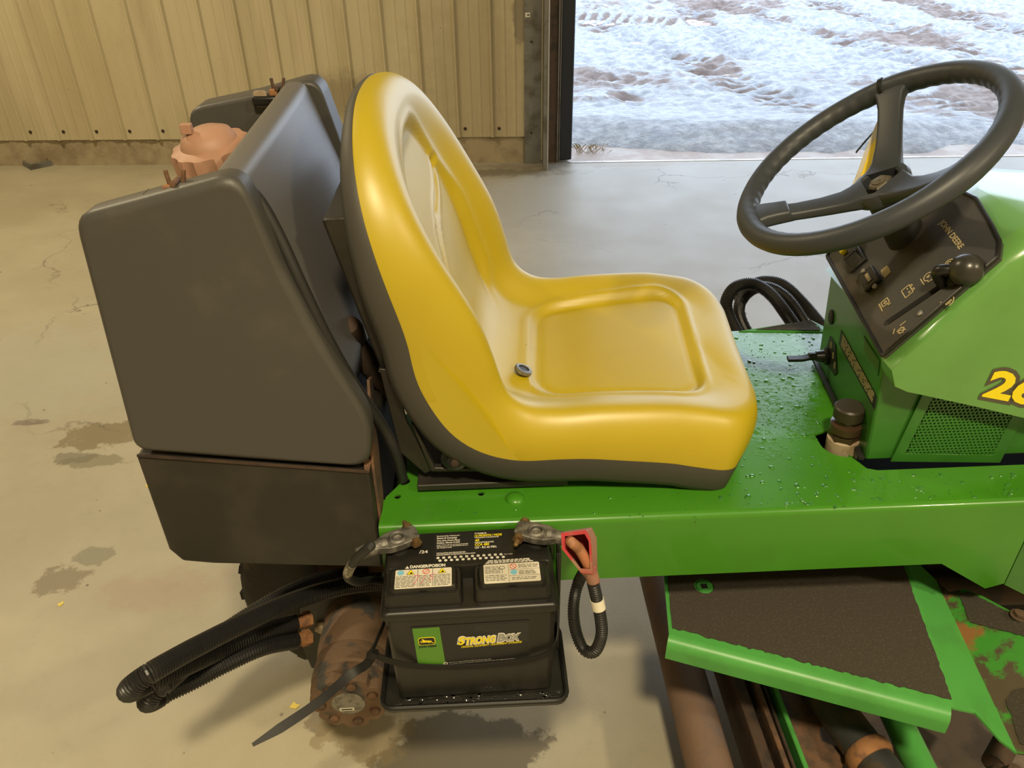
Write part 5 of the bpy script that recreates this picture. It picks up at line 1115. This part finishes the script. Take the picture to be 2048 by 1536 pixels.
dp = unit(tz(1128, 1084, .71) - tz(1072, 1073, .71)); e0 = clamp(pos, PP, dp, org, m_brass)
pth = cat([e0 - dp * .006, tw(1140, 1082, .955), tw(1158, 1098, .955), tw(1172, 1122, .965), tw(1182, 1150, .985), tw(1187, 1172, 1.0)], 8)
mb = MB(); mb.tube(pth, .0068, 12); mb.build('cable', m_cable, pos, org)
lp = [tw(1186, 1165, .99), tw(1193, 1195, 1.0), tw(1201, 1235, 1.01), tw(1203, 1270, 1.02), tw(1190, 1302, 1.03), tw(1169, 1300, 1.04), tw(1154, 1270, 1.045), tw(1147, 1230, 1.045), tw(1150, 1190, 1.05), tw(1160, 1158, 1.06), tw(1172, 1140, 1.10)]
loom(lp, .0083, 'cable_loom', pos, .0034, n=12)
for o in pos.children:
    if o.name.startswith('cable_loom'):
        for v in o.data.vertices: v.co -= Vector(org)
P, s__ = resample(cat(lp, 10), .003); i0 = int(len(P) * .10)
mb = MB(); mb.tube(P[i0:i0 + 6], .0092, 14); sl = mb.build('label_sleeve', m_white, pos, org)
# red boot: five-walled sleeve, open towards the battery side
org = tw(1160, 1110, .96); boot = thing('terminal_boot', 'faded red rubber terminal boot pulled open on the cable beside the battery', 'terminal boot', org)
fr = [tw(*q) for q in ((1122, 1066, .945), (1172, 1060, .945), (1182, 1078, .945), (1186, 1148, .965), (1162, 1146, .965), (1124, 1098, .945))]
bk_ = [tw(*q) for q in ((1130, 1062, .985), (1184, 1054, .985), (1194, 1076, .985), (1196, 1150, 1.0), (1172, 1158, 1.0), (1134, 1102, .985))]
cf = np.mean(fr, axis=0); cbk = np.mean(bk_, axis=0)
mb = MB(); mb.rings([fr, bk_], False, True); mb.build('boot_shell', m_bootout, boot, org, bevel=.002)
fi = [cf + (p - cf) * .80 for p in fr]; bi = [cbk + (p - cbk) * .82 - (cbk - cf) * .12 for p in bk_]
mb = MB(); n = 6; mb.add(fr + fi + bi, [(i, (i + 1) % n, n + (i + 1) % n, n + i) for i in range(n)] + [(n + i, n + (i + 1) % n, 2 * n + (i + 1) % n, 2 * n + i) for i in range(n)] + [tuple(2 * n + i for i in range(n))]); mb.build('boot_lining', m_boot, boot, org)
mb = MB(); mb.tube([tw(1178, 1136, .975), tw(1184, 1152, .985), tw(1187, 1164, .995)], .0088, 14); mb.build('boot_neck', m_bootout, boot, org)

# ------------------------------------------------------------------ cable ties and the plastic pouch
def tie(name, label, parts, org):
    t = thing(name, label, 'cable tie', org, group='black cable ties')
    for nm, fn_ in parts: fn_().build(nm, M('tie_nylon', (.007, .007, .007), .5, spec=.3), t, org, bevel=.0004)
    return t
hd = ty(748, 1306, -.150); FYT = BB[1] - d1 - .0032
def strap1():
    q = cat([tw(770, 1205, 1.14), tw(768, 1245, 1.12), hd + (.004, .012, .012), hd, ty(790, 1325, FYT - .008), ty(850, 1333, FYT), ty(940, 1333, FYT), ty(1030, 1325, FYT), ty(1085, 1312, FYT), np.array([.0505, FYT + .005, .5765]), np.array([.0575, -.115, .588]), np.array([.0615, -.07, .612]), np.array([.0635, -.030, .66]), np.array([.0640, -.012, .70 - .03])], 6)
    wd = [(0, 0, 1.)] * len(q); return MB().ribbon(q, wd, .0105, .0016)
def tail1():
    q = cat([hd, hd + (-.012, -.006, -.016), tw(700, 1350, 1.085), tw(640, 1402, 1.05), tw(570, 1450, 1.02), tw(505, 1490, 1.0)], 6); n_ = len(q)
    T_ = np.gradient(np.array(q), axis=0); wd = [tuple(unit(np.cross(T_[i], CT - q[i]))) for i in range(n_)]
    return MB().ribbon(q, wd, lambda i: .0128 if i < n_ - 5 else .0128 - (i - n_ + 6) * .0016, .0018)
def head1(): return MB().box(hd + (-.002, -.002, .0), (.012, .010, .014), np.array([[.8, 0, .6], [0, 1, 0], [-.6, 0, .8]]))
tie('cable_tie', 'wide black cable tie around the battery with a long drooping tail', (('strap', strap1), ('tail', tail1), ('tie_head', head1)), hd)
ra = math.radians(57)
def strap2(): return MB().ribbon([wp(.195 + .0205 * math.cos(a), ra, .0205 * math.sin(a)) for a in np.linspace(0, 2 * math.pi, 25)], -WA * math.sin(ra) + WB * math.cos(ra), .006, .0015)
def tail2(): return MB().ribbon(cat([wp(.185, ra, -.022), wp(.16, ra, -.05), tw(1752, 262, 1.42), tw(1733, 280, 1.42), tw(1712, 305, 1.42)], 6), (0, -.3, 1), .006, .0015)
def head2(): return MB().box(wp(.214, ra - .02, .004), (.009, .009, .007))
tie('cable_tie', 'thin black cable tie around the steering wheel rim above the upright spoke', (('strap', strap2), ('tail', tail2), ('tie_head', head2)), wp(.195, ra, 0))
# pouch hangs behind the upright spoke
pn = unit(np.array([-.72, -.50, .48])); pd_ = pn @ (wp(.12, math.radians(52.6), -.060))
P_ = [onp(x, y, pn, pd_) for x, y in ((1788, 178), (1801, 205), (1803, 250), (1800, 290), (1806, 345), (1770, 385), (1692, 413), (1690, 402), (1710, 355), (1730, 300), (1755, 240), (1775, 190))]
org = P_[6]; pch = thing('document_pouch', 'clear plastic pouch holding a yellow booklet behind the steering wheel spoke', 'document pouch', org)
mb = MB(); mb.prism(P_, -pn * .003); mb.build('pouch', m_pouch, pch, org, bevel=.001)
Y_ = [onp(x, y, pn, pd_ + .0008) for x, y in ((1762, 262), (1790, 262), (1792, 340), (1752, 380), (1712, 382), (1728, 335), (1742, 292))]
mb = MB(); mb.prism(Y_, pn * .001); mb.build('booklet', m_paper, pch, org)
